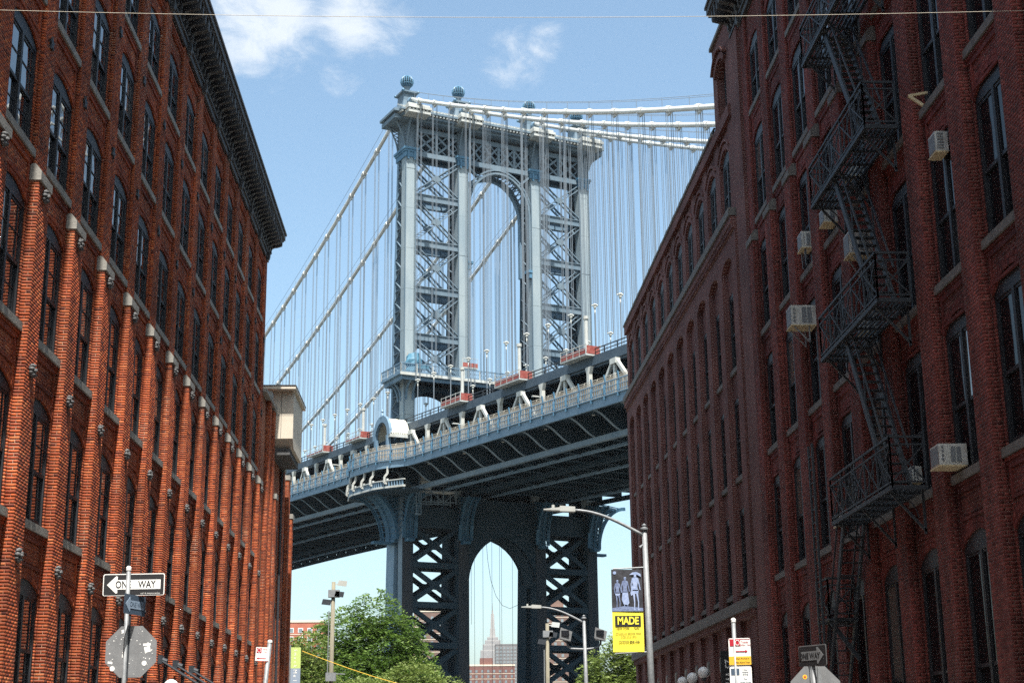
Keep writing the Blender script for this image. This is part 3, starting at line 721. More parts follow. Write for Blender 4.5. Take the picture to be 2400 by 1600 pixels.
    def curve(t): return (1-math.cos(t*math.pi/2))     # outward growth
    n = 7
    fl.box(sc-h, sc+h, -QF+.02, -ba-.02, 86.95, 91.0)
    dirs = [(0, 1)]+([(-1, 0)] if i == 0 else [])+([(1, 0)] if i == 3 else [])
    for dx, dq in dirs:
        for side in (-1, 1):
            pts = []
            for j in range(n+1):
                t = j/n; g = 1.35*curve(t); zz = 86.95+4.0*t
                if dq: pts.append(P3(sc+side*(h-.1), QF+.05+g, zz))
                else: pts.append(P3(sc+dx*(h+.05+g), .1+side*1.35, zz))
            for a, b_ in zip(pts[:-1], pts[1:]): fl.beam(a, b_, .24, .13)
            for j in range(n):
                base = Vector(P3(sc+side*(h-.1), QF+.02, 86.95+4.0*(j+.5)/n)) if dq else Vector(P3(sc+dx*h, .1+side*1.35, 86.95+4.0*(j+.5)/n))
                fl.beam(pts[j], base, .1, .1); fl.beam(pts[j+1], base, .1, .1)
    fl.build('cornice_bracket', MT['steel'], root)
    # pedestal, saddle housing and finial
    pd = MB(); cq = .1
    prof = [(1.9, 92.5), (1.5, 93.0), (1.2, 93.7), (1.02, 94.6), (.98, 95.7)]
    for (ra, za), (rb, zb) in zip(prof[:-1], prof[1:]):
        pd.hexa([P3(sc+a*ra, cq+b_*ra*1.15, za) for a, b_ in ((-1, 1), (1, 1), (1, -1), (-1, -1))], [P3(sc+a*rb, cq+b_*rb*1.15, zb) for a, b_ in ((-1, 1), (1, 1), (1, -1), (-1, -1))])
    pd.box(sc-1.1, sc+1.1, -cq-1.3, -cq+1.3, 95.7, 95.85); pd.box(sc-1.28, sc+1.28, -cq-1.48, -cq+1.48, 95.85, 96.1)
    pd.build('pedestal', MT['steel'], root)
    bl = MB()
    for a in (-1, 1):
        for b_ in (-1, 1): bl.ball(P3(sc+a*1.22, cq+b_*1.42, 96.05), .24, 8, 6)
    bl.lathe([(.75, .55), (.75, -.1), (.62, -.1), (.62, .55)], P3(sc, cq, 0), 12) if False else None
    ringm = MB(); ringm.tube([P3(sc, 1.6, 94.35), P3(sc, 2.15, 94.1)], .62, 12); ringm.build('cable_collar', MT['steel_mid'], root)
    bl.build('corner_knob', MT['steel_blue'], root, kind='stuff')
    nk = MB(); nk.lathe([(.62, 96.1), (.5, 96.35), (.34, 96.6), (.42, 96.95), (.55, 97.2), (.3, 97.25)], P3(sc, cq, 0), 10); fin = nk.build('finial', MT['steel'], root)
    sp = MB(); sp.ball(P3(sc, cq, 98.08), .80, 14, 8); sp.build('finial_core', MT['steel_dark'], root)
    rb = MB()
    for k in range(18):
        a = 2*math.pi*k/18
        rb.tube([(sc+.95*math.cos(t)*math.cos(a), -cq+.95*math.cos(t)*math.sin(a), 98.08+.95*math.sin(t)) for t in np.linspace(-1.35, 1.5, 8)], .075, 4)
    rb.tube([(sc+.93*math.cos(a)*.9, -cq+.93*math.sin(a)*.9, 97.7) for a in np.linspace(0, 2*math.pi, 17)], .06, 4)
    rb.build('finial_ribs', MT['steel_blue'], root, kind='stuff')
for i, sc in enumerate(LEGS): leg(sc, i)
def brace(b, p, q_, w=.5, t=.3):                       # flat laced strut seen as two flanges with a web
    p = Vector(p); q_ = Vector(q_); d = (q_-p).normalized(); n = Vector((0, 1, 0)).cross(d).normalized()
    for sg in (-1, 1): b.beam(p+n*sg*w*.5, q_+n*sg*w*.5, t, .14, n)
    L_ = (q_-p).length; k = int(L_/1.1); st = [p+d*L_*(j+.5)/k for j in range(k)]
    for j, c in enumerate(st): b.beam(c-n*w*.5-d*.4, c+n*w*.5+d*.4, .05, .12, (0, 1, 0))
    b.beam(p, q_, .06, w, n) if t > .4 else None
LV = [86.0, 79.6, 72.6, 65.6, 58.6, 52.6]
for (sa, sb) in ((LEGS[0]+.78, LEGS[1]-.78), (LEGS[2]+.78, LEGS[3]-.78)):
    for k in range(5):
        zt, zb = LV[k]-.5, LV[k+1]+.55
        for plane in (0, 1):
            qa = 1.45 if plane == 0 else None
            A_ = P3(sa, qa if qa else qb(zt)+.35, zt); B_ = P3(sb, qa if qa else qb(zb)+.35, zb)
            C_ = P3(sa, qa if qa else qb(zb)+.35, zb); E_ = P3(sb, qa if qa else qb(zt)+.35, zt)
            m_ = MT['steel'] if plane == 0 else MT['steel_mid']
            b = MB(); brace(b, A_, B_, .55, .34); b.build('diagonal_brace', m_, tower)
            b = MB(); brace(b, C_, E_, .55, .345); b.build('diagonal_brace', m_, tower)
            b = MB(); cx = (sa+sb)/2; cz = (zt+zb)/2; yq = -(qa if qa else qb(cz)+.35)
            b.prism([(cx-.75, cz), (cx-.35, cz+.42), (cx+.35, cz+.42), (cx+.75, cz), (cx+.35, cz-.42), (cx-.35, cz-.42)], lambda u, v: (u, yq-.19, v), lambda u, v: (u, yq+.19, v)); b.build('gusset', m_, tower)
            if k < 4:
                z = LV[k+1]; qv = qa if qa else qb(z)+.35
                b = MB(); b.box(sa, sb, -qv-.2, -qv+.2, z-.42, z+.42); b.box(sa, sb, -qv-.36, -qv+.36, z+.42, z+.52); b.box(sa, sb, -qv-.36, -qv+.36, z-.52, z-.42); b.build('cross_beam', m_, tower)
        if k < 4:
            z = LV[k+1]; b = MB()
            for j in range(5): b.beam(P3(sa+(sb-sa)*j/5, 1.1, z-.3), P3(sa+(sb-sa)*(j+1)/5, qb(z)+.6, z-.3), .15, .15)
            b.build('plan_lacing', MT['steel_mid'], tower)
# top truss
for plane, qv in ((0, 1.35), (1, -1.1)):
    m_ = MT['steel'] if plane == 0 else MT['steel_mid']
    for (sa, sb, n) in ((LEGS[0]+.8, LEGS[1]-.8, 2), (LEGS[1]+.8, LEGS[2]-.8, 4), (LEGS[2]+.8, LEGS[3]-.8, 2)):
        b = MB(); b.box(sa, sb, -qv-.22, -qv+.22, 86.0, 86.75); b.build('truss_chord', m_, tower)
        b = MB(); b.box(sa, sb, -qv-.22, -qv+.22, 89.7, 90.4); b.build('truss_chord', m_, tower)
        for j in range(n):
            xa = sa+(sb-sa)*j/n; xb = sa+(sb-sa)*(j+1)/n
            for (u, v) in (((xa, 86.75), (xb, 89.7)), ((xa, 89.7), (xb, 86.75))):
                b = MB(); b.beam(P3(u[0], qv, u[1]), P3(v[0], qv, v[1]), .3, .30, (0, 1, 0)); b.build('truss_diagonal', m_, tower)
            b = MB()
            xm = (xa+xb)/2
            for (u, v) in (((xa, 88.2), (xm, 89.7)), ((xm, 89.7), (xb, 88.2)), ((xb, 88.2), (xm, 86.75)), ((xm, 86.75), (xa, 88.2))):
                b.beam(P3(u[0], qv, u[1]), P3(v[0], qv, v[1]), .16, .16, (0, 1, 0))
            b.build('truss_lacing', m_, tower)
            if j: MB().box(xa-.2, xa+.2, -qv-.2, -qv+.2, 86.75, 89.7).build('truss_post', m_, tower)
MB().box(LEGS[0], LEGS[3], -.6, .6, 86.2, 90.6).build('truss_core', MT['steel_dark'], tower)
# cornice of the tower
b = MB()
b.box(-16.1, 16.0, -2.9, 2.4, 90.85, 91.25); b.box(-16.6, 16.5, -3.5, 2.8, 91.25, 91.55); b.box(-17.0, 16.9, -3.95, 3.1, 91.85, 92.2)
b.build('cornice_slab', MT['steel'], tower)
b = MB(); b.hexa([P3(-17.0, 3.95, 92.2), P3(16.9, 3.95, 92.2), P3(16.9, -3.1, 92.2), P3(-17, -3.1, 92.2)], [P3(-15.6, 1.9, 93.3), P3(15.5, 1.9, 93.3), P3(15.5, -1.9, 93.3), P3(-15.6, -1.9, 93.3)])
b.build('cornice_roof', MT['steel_white'], tower)
b = MB(); s_ = -16.9
while s_ < 16.9: b.box(s_, s_+.26, -3.85, -2.9, 91.56, 91.84); b.beam(P3(s_+.1, 3.7, 92.4), P3(s_+.1, 2.0, 93.3), .12, .14); s_ += .55
for q_ in np.arange(-3, 3.2, .55): b.box(-16.9, -16.4, -q_, -q_+.26, 91.56, 91.84)
b.build('cornice_dentils', MT['steel_white'], tower, kind='stuff')
for sc in LEGS:
    b = MB(); e = 1.6
    b.box(sc-1.75, sc+1.75, -3.35-e, -2.5, 91.2, 91.6); b.box(sc-1.85, sc+1.85, -3.5-e, -2.5, 91.85, 92.25); b.box(sc-1.7, sc+1.7, -3.1-e, -2.2, 92.25, 92.7)
    j = sc-1.7
    while j < sc+1.6: b.box(j, j+.26, -3.4-e, -3.0, 91.6, 91.85); j += .55
    b.build('cornice_ressaut', MT['steel_white'], tower)
    for sx in ((-1,) if sc == LEGS[0] else (1,) if sc == LEGS[3] else ()):
        b = MB(); b.box(sc+sx*1.2, sc+sx*2.95, -2.6, 2.4, 90.95, 91.6); b.box(sc+sx*1.2, sc+sx*3.2, -3.0, 2.6, 91.86, 92.24); b.build('cornice_end', MT['steel'], tower)
# great arch between the inner legs
for plane, qv in ((0, 1.4), (1, -1.6)):
    m_ = MT['steel'] if plane == 0 else MT['steel_mid']; b = MB(); zc, a_, h_ = 79.2, 5.05, 6.2
    pts = [(-.05+a_*math.cos(t), zc+h_*math.sin(t)) for t in np.linspace(0, math.pi, 21)]
    pts = [(a_-.05, 70.5)]+pts+[(-a_-.05, 70.5)]
    for u, v in zip(pts[:-1], pts[1:]): b.beam(P3(u[0], qv, u[1]), P3(v[0], qv, v[1]), .7, .30, (u[0]+.05, 0, max(.01, u[1]-zc)))
    for (u, v) in zip(pts[2:-2], pts[3:-1]):
        o = lambda p: ((p[0]+.05)*1.09-.05, zc+(p[1]-zc)*1.09)
        b.beam(P3(*((o(u)[0],)+(qv,)+(o(u)[1],))), P3(o(v)[0], qv, o(v)[1]), .5, .24, (u[0]+.05, 0, max(.01, u[1]-zc)))
    b.build('arch_rib', m_, tower)
    for sg in (-1, 1):
        b = MB(); b.beam(P3(sg*5.2, qv, 85.8), P3(sg*3.2, qv, 84.0), .3, .5, (0, 1, 0)); b.beam(P3(sg*5.2, qv, 80.5), P3(sg*4.6, qv, 82.4), .3, .35, (0, 1, 0)); b.build('arch_strut', m_, tower)
b = MB()
for t in np.linspace(.02, math.pi-.02, 26):
    p = (-.05+5.1*math.cos(t), 79.2+6.25*math.sin(t)); t2 = t+.12
    p2 = (-.05+5.1*math.cos(t2), 79.2+6.25*math.sin(t2))
    b.beam(P3(p[0], 1.2, p[1]), P3(p2[0], -1.4, p2[1]), .1, .14); b.beam(P3(p2[0], 1.2, p2[1]), P3(p[0], -1.4, p[1]), .1, .14)
b.build('arch_lacing', MT['steel'], tower)
for sg, sc in ((-1, LEGS[1]+.78), (1, LEGS[2]-.78)):
    b = MB(); b.box(min(sc, sc-sg*.5), max(sc, sc-sg*.5), -1.9, -.9, 69.7, 70.5); b.box(min(sc, sc-sg*.75), max(sc, sc-sg*.75), -2.0, -.8, 70.5, 70.9); b.build('arch_corbel', MT['steel_blue'], tower)
# gallery platform above the deck
b = MB(); b.box(-17.0, 17.0, -4.5, 2.6, 52.25, 52.55); b.box(-16.6, 16.6, -4.1, -3.8, 51.6, 52.25); b.box(-16.6, 16.6, 1.9, 2.3, 51.6, 52.25)
b.box(-16.6, -16.3, -3.8, 1.9, 51.6, 52.25); b.box(16.3, 16.6, -3.8, 1.9, 51.6, 52.25); b.build('gallery_floor', MT['steel_mid'], tower)
MB().box(-17.02, 17.02, -4.56, -4.42, 52.1, 52.5).build('gallery_edge', MT['steel_white'], tower)
def rail_run(a, b_, h, n, mesh_, post, name):
    a = Vector(a); b_ = Vector(b_); g = MB(); up_ = Vector((0, 0, 1))
    g.beam(a+up_*h, b_+up_*h, .12, .12); g.beam(a+up_*.15, b_+up_*.15, .08, .08); g.beam(a+up_*h*.55, b_+up_*h*.55, .05, .05)
    k = int((b_-a).length/.28)
    for j in range(k):
        p = a+(b_-a)*j/k; p2 = a+(b_-a)*min(1, (j+2)/k)
        g.beam(p+up_*.15, p2+up_*h, .025, .03); g.beam(p2+up_*.15, p+up_*h, .025, .03)
    g.build(name, mesh_, tower)
    for j in range(n+1):
        p = a+(b_-a)*j/n; MB().hexa([p+Vector((-.08, -.08, -.1)), p+Vector((.08, -.08, -.1)), p+Vector((.08, .08, -.1)), p+Vector((-.08, .08, -.1))], [p+Vector((-.05, -.05, h+.1)), p+Vector((.05, -.05, h+.1)), p+Vector((.05, .05, h+.1)), p+Vector((-.05, .05, h+.1))]).build('gallery_post', post, tower)
rail_run(P3(-16.9, 4.4, 52.5), P3(16.9, 4.4, 52.5), 1.3, 14, MT['steel_mid'], MT['steel_white'], 'gallery_railing')
rail_run(P3(-16.9, -2.5, 52.5), P3(-16.9, 4.4, 52.5), 1.3, 3, MT['steel_mid'], MT['steel_white'], 'gallery_railing')
for sc in LEGS:      # curved brackets carrying the gallery
    for (dx, dq, base) in ((0, 1, (sc, QF)),)+(((-1, 0, (sc-.78, .2)),) if sc == LEGS[0] else ()):
        for off in (-.5, .5):
            b = MB(); pts = []
            for t in np.linspace(0, 1, 7):
                g = 1.9*(1-math.cos(t*math.pi/2)); z = 49.3+2.4*math.sin(t*math.pi/2)
                pts.append(P3(base[0]+off, base[1]+g, z) if dq else P3(base[0]-g*.75, base[1]+off, z))
            for u, v in zip(pts[:-1], pts[1:]): b.beam(u, v, .22, .22)
            b.build('gallery_bracket', MT['steel_mid'], tower)
for (sa, sb) in ((LEGS[0]+.78, LEGS[1]-.78), (LEGS[1]+.78, LEGS[2]-.78), (LEGS[2]+.78, LEGS[3]-.78)):
    pts, _ = seg_arch(sa, sb, 49.4, 1.5 if sb-sa < 8 else 2.0, 10)
    b = MB(); b.prism([(sa, 51.6)]+[(u, v) for u, v in pts]+[(sb, 51.6)], lambda u, v: (u, -1.5, v), lambda u, v: (u, 1.9, v)); b.build('gallery_girder', MT['steel_dark'], tower)
# below the deck: heavy X bracing, pointed arch
LB = [32.0, 26.5, 21.15, 15.8, 10.5, 5.0]
for (sa, sb) in ((LEGS[0]+.78, LEGS[1]-.78), (LEGS[2]+.78, LEGS[3]-.78)):
    for k in range(5):
        zt, zb = LB[k]-.45, LB[k+1]+.45; cz = (zt+zb)/2; cx = (sa+sb)/2
        for qq in (1.3, -2.2):
            b = MB(); b.beam(P3(sa, qq, zt), P3(sb, qq, zb), .6, .52, (0, 1, 0)); b.build('lower_diagonal', MT['steel_dark'], tower)
            b = MB(); b.beam(P3(sa, qq, zb), P3(sb, qq, zt), .61, .52, (0, 1, 0)); b.build('lower_diagonal', MT['steel_dark'], tower)
            b = MB(); pg = []
            for a in range(16):
                th = 2*math.pi*a/16; r_ = .95 if a % 4 == 2 else .62 if a % 2 == 0 else .72
                pg.append((cx+r_*math.cos(th)*1.05, cz+r_*math.sin(th)*.85))
            b.prism(pg, lambda u, v: (u, -qq-.31, v), lambda u, v: (u, -qq+.31, v)); b.build('lower_gusset', MT['steel_dark'], tower)
            for (cx_, sgx) in ((sa, 1), (sb, -1)):
                for (cz_, sgz) in ((zt, -1), (zb, 1)):
                    b = MB(); b.prism([(cx_, cz_), (cx_+sgx*.9, cz_), (cx_+sgx*.4, cz_+sgz*.35), (cx_, cz_+sgz*.9)], lambda u, v: (u, -qq-.28, v), lambda u, v: (u, -qq+.28, v)); b.build('corner_gusset', MT['steel_dark'], tower)
    for z in LB[1:]: MB().box(sa, sb, -1.75, 2.5, z-.40, z+.40).build('lower_cross_beam', MT['steel_dark'], tower)
    MB().box(sa, sb, -1.7, 3.0, 31.6, 34.5).build('lower_cross_beam', MT['steel_dark'], tower)
sa, sb = LEGS[1]+.78, LEGS[2]-.78
def pointed(n=10):
    L_ = []; R_ = []; cxm = (sa+sb)/2; hw = (sb-sa)/2; zs = 24.2; zc = 31.0
    rad = (hw*hw+(zc-zs)**2)/(2*hw)
    for j in range(n+1):
        z = zs+(zc-zs)*j/n; x = rad-math.sqrt(max(0, rad*rad-(z-zs)**2)); L_.append((sa+x, z)); R_.append((sb-x, z))
    return L_, R_
L_, R_ = pointed()
for qq in (1.4, -2.4):
    b = MB(); b.prism([(sa, 36)]+[(sa, 24.0)]+L_[1:]+list(reversed(R_))[1:-1]+[(sb, 24.0), (sb, 36)], lambda u, v: (u, -qq-.35, v), lambda u, v: (u, -qq+.35, v)); b.build('lower_arch_web', MT['steel_dark'], tower)
b = MB()
for lst in (L_, R_):
    for u, v in zip(lst[:-1], lst[1:]): b.hexa([P3(u[0], 1.7, u[1]), P3(u[0], -2.7, u[1]), P3(u[0], -2.7, u[1]+.4), P3(u[0], 1.7, u[1]+.4)], [P3(v[0], 1.7, v[1]), P3(v[0], -2.7, v[1]), P3(v[0], -2.7, v[1]+.4), P3(v[0], 1.7, v[1]+.4)])
b.build('lower_arch_soffit', MT['steel_dark'], tower)
# blue brackets on the lower legs, front and west
def curved_bracket(name, base, outdir, width, z0, z1, reach, m_=MT['bracket_blue']):
    """quarter-ring plate growing out from a leg; outdir in (s,q)"""
    b = MB(); n = 12; bx_, bq = base; ox, oq = outdir; px, pq = -oq, ox
    outer = [(reach*(1-math.cos(t)), z0+(z1-z0)*math.sin(t)) for t in np.linspace(0, math.pi/2, n+1)]
    th = .62
    for sgn_ in (-1, 1):
        for (g0, za), (g1, zb) in zip(outer[:-1], outer[1:]):
            pts = []
            for g, z in ((g0+th, za), (g1+th, zb)):
                c = Vector(P3(bx_+ox*g+px*sgn_*width/2, bq+oq*g+pq*sgn_*width/2, z)); pts.append(c)
            b.beam(pts[0], pts[1], .12, .5)
            mid = Vector(P3(bx_+px*sgn_*width/2, bq+pq*sgn_*width/2, (za+zb)/2+.6))
            b.beam(pts[0], mid, .1, .12); 
    for (g0, za), (g1, zb) in zip(outer[:-1], outer[1:]):
        quad = []
        for g, z in ((g0+th, za), (g1+th, zb)):
            for sgn_ in (-1, 1): quad.append(Vector(P3(bx_+ox*g+px*sgn_*width/2, bq+oq*g+pq*sgn_*width/2, z)))
        for u in (.1, .5, .9): b.beam(quad[0]*(1-u)+quad[1]*u, quad[2]*(1-u)+quad[3]*u, .16, .1)
        b.beam(quad[0], quad[3], .1, .08)
    # solid flank plate near the leg
    poly = [(0, z0-.3), (th, z0-.3)]+[(g*.9+th*.8, z) for g, z in outer[1:]]+[(0, z1+.4)]
    b.prism(poly, lambda g, z: P3(bx_+ox*g-px*width*.30, bq+oq*g-pq*width*.30, z), lambda g, z: P3(bx_+ox*g+px*width*.30, bq+oq*g+pq*width*.30, z))
    c0 = Vector(P3(bx_+ox*.35, bq+oq*.35, z0-.25))
    b.beam(c0-Vector((0, 0, .25)), c0+Vector((0, 0, .1)), width+.2 if oq else 1.0, 1.0 if oq else width+.2)
    b.build(name, m_, tower)
curved_bracket('west_bracket', (LEGS[0]-.78, -1.3), (-1, 0), 5.4, 29.9, 36.2, 4.6)
for sc in LEGS: curved_bracket('front_bracket', (sc, QF), (0, 1), 1.7, 30.0, 35.6, 3.0)
curved_bracket('east_bracket', (LEGS[3]+.78, -1.3), (1, 0), 5.4, 29.9, 36.2, 4.6)
# masonry base under the legs
b = MB(); b.hexa([P3(-19.5, 6.5, -.5), P3(19.5, 6.5, -.5), P3(19.5, -9, -.5), P3(-19.5, -9, -.5)], [P3(-18, 4, 4.2), P3(18, 4, 4.2), P3(18, -7, 4.2), P3(-18, -7, 4.2)]); b.build('granite_base', MT['stone'], tower)
# barrel-vaulted portal beside the west leg
pv = MB(); qc, hw, zsp = 1.0, 2.75, 43.7
n = 12; ring_ = [(qc+hw*math.cos(t), zsp+2.75*math.sin(t)) for t in np.linspace(0, math.pi, n+1)]
for (qa, za), (q2, z2) in zip(ring_[:-1], ring_[1:]):
    pv.hexa([P3(-18.0, qa, za), P3(-15.3, qa, za), P3(-15.3, qa*.93+.07*qc, za-.18), P3(-18.0, qa*.93+.07*qc, za-.18)], [P3(-18.0, q2, z2), P3(-15.3, q2, z2), P3(-15.3, q2*.93+.07*qc, z2-.18), P3(-18.0, q2*.93+.07*qc, z2-.18)])
pv.build('portal_vault', MT['dome'], tower, smooth=False)
b = MB()
for (qa, za), (q2, z2) in zip(ring_[:-1], ring_[1:]):
    o = lambda q_, z_, k: (qc+(q_-qc)*k, zsp+(z_-zsp)*k)
    for k0, k1, sA, sB in ((.78, 1.12, -18.35, -17.95),):
        a1 = o(qa, za, k0); a2 = o(qa, za, k1); c1 = o(q2, z2, k0); c2 = o(q2, z2, k1)
        b.hexa([P3(sA, *a1), P3(sB, *a1), P3(sB, *a2), P3(sA, *a2)], [P3(sA, *c1), P3(sB, *c1), P3(sB, *c2), P3(sA, *c2)])
b.lathe([(.001, 47.8), (.22, 47.4), (.12, 47.2), (.25, 46.9), (.3, 46.6)], P3(-18.15, qc, 0), 8)
for q_ in (qc-2.3, qc+2.0): b.box(-18.4, -17.9, -q_-.5, -q_+.1, 40.6, 43.7)
b.build('portal_ring', MT['steel_mid'], tower)
b = MB(); b.box(-18.3, -15.2, -(qc+hw)-.45, -(qc+hw)+.3, 43.3, 43.75)
for j in range(9): b.ball(P3(-18.1+j*.33, qc+hw+.42, 43.9), .13, 6, 4)
b.build('portal_eave', MT['steel_white'], tower)
b = MB(); b.box(-17.7, -15.2, -(qc+hw)+.1, -(qc-hw), 40.5, 43.4); b.build('portal_interior', MT['steel_dark'], tower)
for j in range(3):
    b = MB(); pts = [P3(-17.4+j*.9, qc+hw-.6+1.0*(1-math.cos(t)), 41.3+2.0*math.sin(t)) for t in np.linspace(0, math.pi/2, 7)]
    for u, v in zip(pts[:-1], pts[1:]): b.beam(u, v, .16, .16)
    b.build('portal_bracket', MT['steel_mid'], tower)

# ------------------------------------------------------------------ deck
deck = empty('bridge_deck', T0, 'double level steel truss deck of the suspension bridge with blue fascia railings', 'bridge deck', rotz=AL)
QS = [58.5-PANEL*k+PANEL*14 for k in range(0, 66)]        # panel points from the near side span towards mid river
QS = [q for q in QS if q < 135]
QQ = list(np.arange(-225, 136, 5.0))
def strip(b, s0, s1, z0, z1, q0=-225, q1=135, bulge=None):
    """continuous member following the deck grade, z offsets from D(q)"""
    qs = [q for q in QQ if q0 <= q <= q1]
    if bulge: qs = sorted(set(qs) | set(np.arange(-14, 14.1, 1.0)))
    for a, c in zip(qs[:-1], qs[1:]):
        ba = bulge(a) if bulge else 0; bc = bulge(c) if bulge else 0
        b.hexa([P3(s0+ba, a, D(a)+z0), P3(s1+ba, a, D(a)+z0), P3(s1+ba, a, D(a)+z1), P3(s0+ba, a, D(a)+z1)], [P3(s0+bc, c, D(c)+z0), P3(s1+bc, c, D(c)+z0), P3(s1+bc, c, D(c)+z1), P3(s0+bc, c, D(c)+z1)])
    return b
def bul(q):
    x = abs(q-0)/9.5
    return 0 if x >= 1.25 else -2.3*(.5+.5*math.cos(math.pi*min(1, max(0, (x-.35)/.9))))
strip(MB(), -18.3, -18.0, 0, .95, bulge=bul).build('fascia_girder', MT['steel_mid'], deck)
strip(MB(), -18.5, -17.95, .95, 1.05, bulge=bul).build('fascia_ledge', MT['steel_mid'], deck)
strip(MB(), 18.0, 18.3, 0, .95).build('fascia_girder', MT['steel_mid'], deck)
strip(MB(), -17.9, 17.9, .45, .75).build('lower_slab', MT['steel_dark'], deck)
b = MB()
qs = list(np.arange(-12, 12.1, 1.0))
for a, c in zip(qs[:-1], qs[1:]):
    b.hexa([P3(-18.1+bul(a), a, D(a)+.5), P3(-17.8, a, D(a)+.5), P3(-17.8, a, D(a)+.7), P3(-18.1+bul(a), a, D(a)+.7)], [P3(-18.1+bul(c), c, D(c)+.5), P3(-17.8, c, D(c)+.5), P3(-17.8, c, D(c)+.7), P3(-18.1+bul(c), c, D(c)+.7)])
b.build('balcony_slab', MT['steel_dark'], deck)
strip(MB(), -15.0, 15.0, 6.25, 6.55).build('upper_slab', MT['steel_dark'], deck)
for s_ in (-14.6, -6.1, 6.1, 14.6):
    o = abs(s_) > 10; m_ = MT['navy'] if o else MT['steel_dark']
    strip(MB(), s_-.3, s_+.3, 5.75, 6.9).build('top_chord', m_, deck)
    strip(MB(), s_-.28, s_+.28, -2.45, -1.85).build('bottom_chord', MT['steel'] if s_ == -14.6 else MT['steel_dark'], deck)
for s_ in (-15.05, 15.05):
    strip(MB(), s_-.12, s_+.12, 6.0, 7.05).build('parapet_girder', MT['navy'], deck)
    r_ = MB(); strip(r_, s_-.05, s_+.05, 7.75, 7.85); strip(r_, s_-.04, s_+.04, 7.35, 7.43); r_.build('parapet_rail', MT['iron'], deck)
    for q in QS:
        for dq in (0, PANEL/2): MB().box(s_-.06, s_+.06, -(q+dq)-.06, -(q+dq)+.06, D(q+dq)+7.05, D(q+dq)+7.85).build('parapet_post', MT['iron'], deck)
for s_ in (-12, -9, -3, 0, 3, 9, 12): strip(MB(), s_-.15, s_+.15, -.35, .45).build('stringer', MT['steel_dark'], deck)
for s_ in (-10.4, -1.5, 10.4): strip(MB(), s_-.2, s_+.2, -2.2, -1.9).build('lateral_chord', MT['steel_mid'], deck)
# things repeated at every panel point share one mesh each
fb_ = MB(); fb_.box(-14.5, 14.5, -.1, .1, -1.9, .45); fb_.box(-14.5, 14.5, -.28, .28, -2.0, -1.9); fbm = fb_.mesh('floor_beam')
ub = MB(); ub.box(-14.9, 14.9, -.12, .12, 5.2, 6.25); ubm = ub.mesh('upper_floor_beam')
br = MB(); prof = [(-14.6, -1.9)]+[(-14.6-3.6*t, -1.9+1.9*(3*t*t-2*t**3)) for t in np.linspace(.05, 1, 9)]+[(-18.2, .4), (-14.6, .4)]
br.prism(prof, lambda a, c: (a, -.07, c), lambda a, c: (a, .07, c)); brm = br.mesh('cantilever')
ce = MB()
cur = [(-14.6-3.6*t, -1.9+1.9*(3*t*t-2*t**3)) for t in np.linspace(0, 1, 11)]
for (a, c), (a2, c2) in zip(cur[:-1], cur[1:]): ce.beam((a, 0, c), (a2, 0, c2), .38, .07, (0, 0, 1))
cem = ce.mesh('cantilever_flange')
po = MB(); po.box(-.22, .22, -.25, .25, .7, 5.8); po.prism([(-.25, 5.8), (.25, 5.8), (.6, 5.8), (.25, 5.0), (-.25, 5.0), (-.6, 5.8)], lambda a, c: (-.2, a, c), lambda a, c: (.2, a, c)); pom = po.mesh('truss_post')
di = MB()
for sg in (-1, 1): di.beam((0, sg*.25, 5.7), (0, sg*4.9, .7), .36, .34, (1, 0, 0)); 
for sg in (-1, 1):
    for j in range(0): t = .12+.12*j; di.beam((-.24, sg*(.25+4.65*t), 5.7-5*t), (-.24, sg*(.25+4.65*(t+.07)), 5.7-5*(t+.07)), .03, .46, (1, 0, 0))
di.box(-.3, .3, -.6, .6, 5.2, 5.8); di.box(-.16, .16, -.16, .16, .7, 5.3); dim = di.mesh('truss_diagonals')
rp_ = MB()
for (x, z, x2, z2) in ((-.1, -.1, -.22, .5), (-.22, .5, -.12, 1.2), (-.12, 1.2, -.28, 2.15), (-.3, .1, -.34, .8), (-.34, .8, -.12, 1.3)): rp_.beam((x, 0, z), (x2, 0, z2), .14, .14, (0, 1, 0))
rp_.box(-.36, .02, -.1, .1, -.45, -.1); rpm = rp_.mesh('rail_post')
fp = MB()
for (x, z, x2, z2) in ((0, 0, -.05, 1.5), (-.05, 1.5, .06, 2.1), (.06, 2.1, .2, 2.35)): fp.beam((x, 0, z), (x2, 0, z2), .045, .045, (0, 1, 0))
fpm = fp.mesh('fence_hoop')
for m_, nm in ((fbm, 'steel_dark'), (ubm, 'steel_dark'), (brm, 'steel_dark'), (cem, 'steel'), (pom, 'truss'), (dim, 'truss'), (rpm, 'steel_blue'), (fpm, 'cream')): m_.materials.append(MT[nm])
for k, q in enumerate(QS):
    z = D(q); loc = (0, -q, z)
    link('floor_beam', fbm, None, deck, loc=loc); link('upper_floor_beam', ubm, None, deck, loc=loc)
    for sg in (1, -1):
        if sg > 0 or q < -30: link('cantilever', brm, None, deck, loc=loc, scale=(sg, 1, 1)); link('cantilever_flange', cem, None, deck, loc=loc, scale=(sg, 1, 1))
    for s_ in (-14.6, -6.1, 6.1, 14.6):
        so_ = s_ if abs(s_) < 10 else (15.42 if s_ > 0 else -15.42)
        link('truss_post' if k % 2 else 'truss_diagonals', pom if k % 2 else dim, None, deck, loc=(so_, -q, z))
    for dq in (0, PANEL/2):
        zz = D(q+dq)
        link('rail_post', rpm, None, deck, loc=(-18.15+bul(q+dq), -(q+dq), zz+1.05))
    link('fence_hoop', fpm, None, deck, loc=(-17.75+bul(q), -q, D(q)+1.0))
    link('fence_hoop', fpm, None, deck, loc=(-17.75+bul(q+PANEL/2), -(q+PANEL/2), D(q+PANEL/2)+1.0))
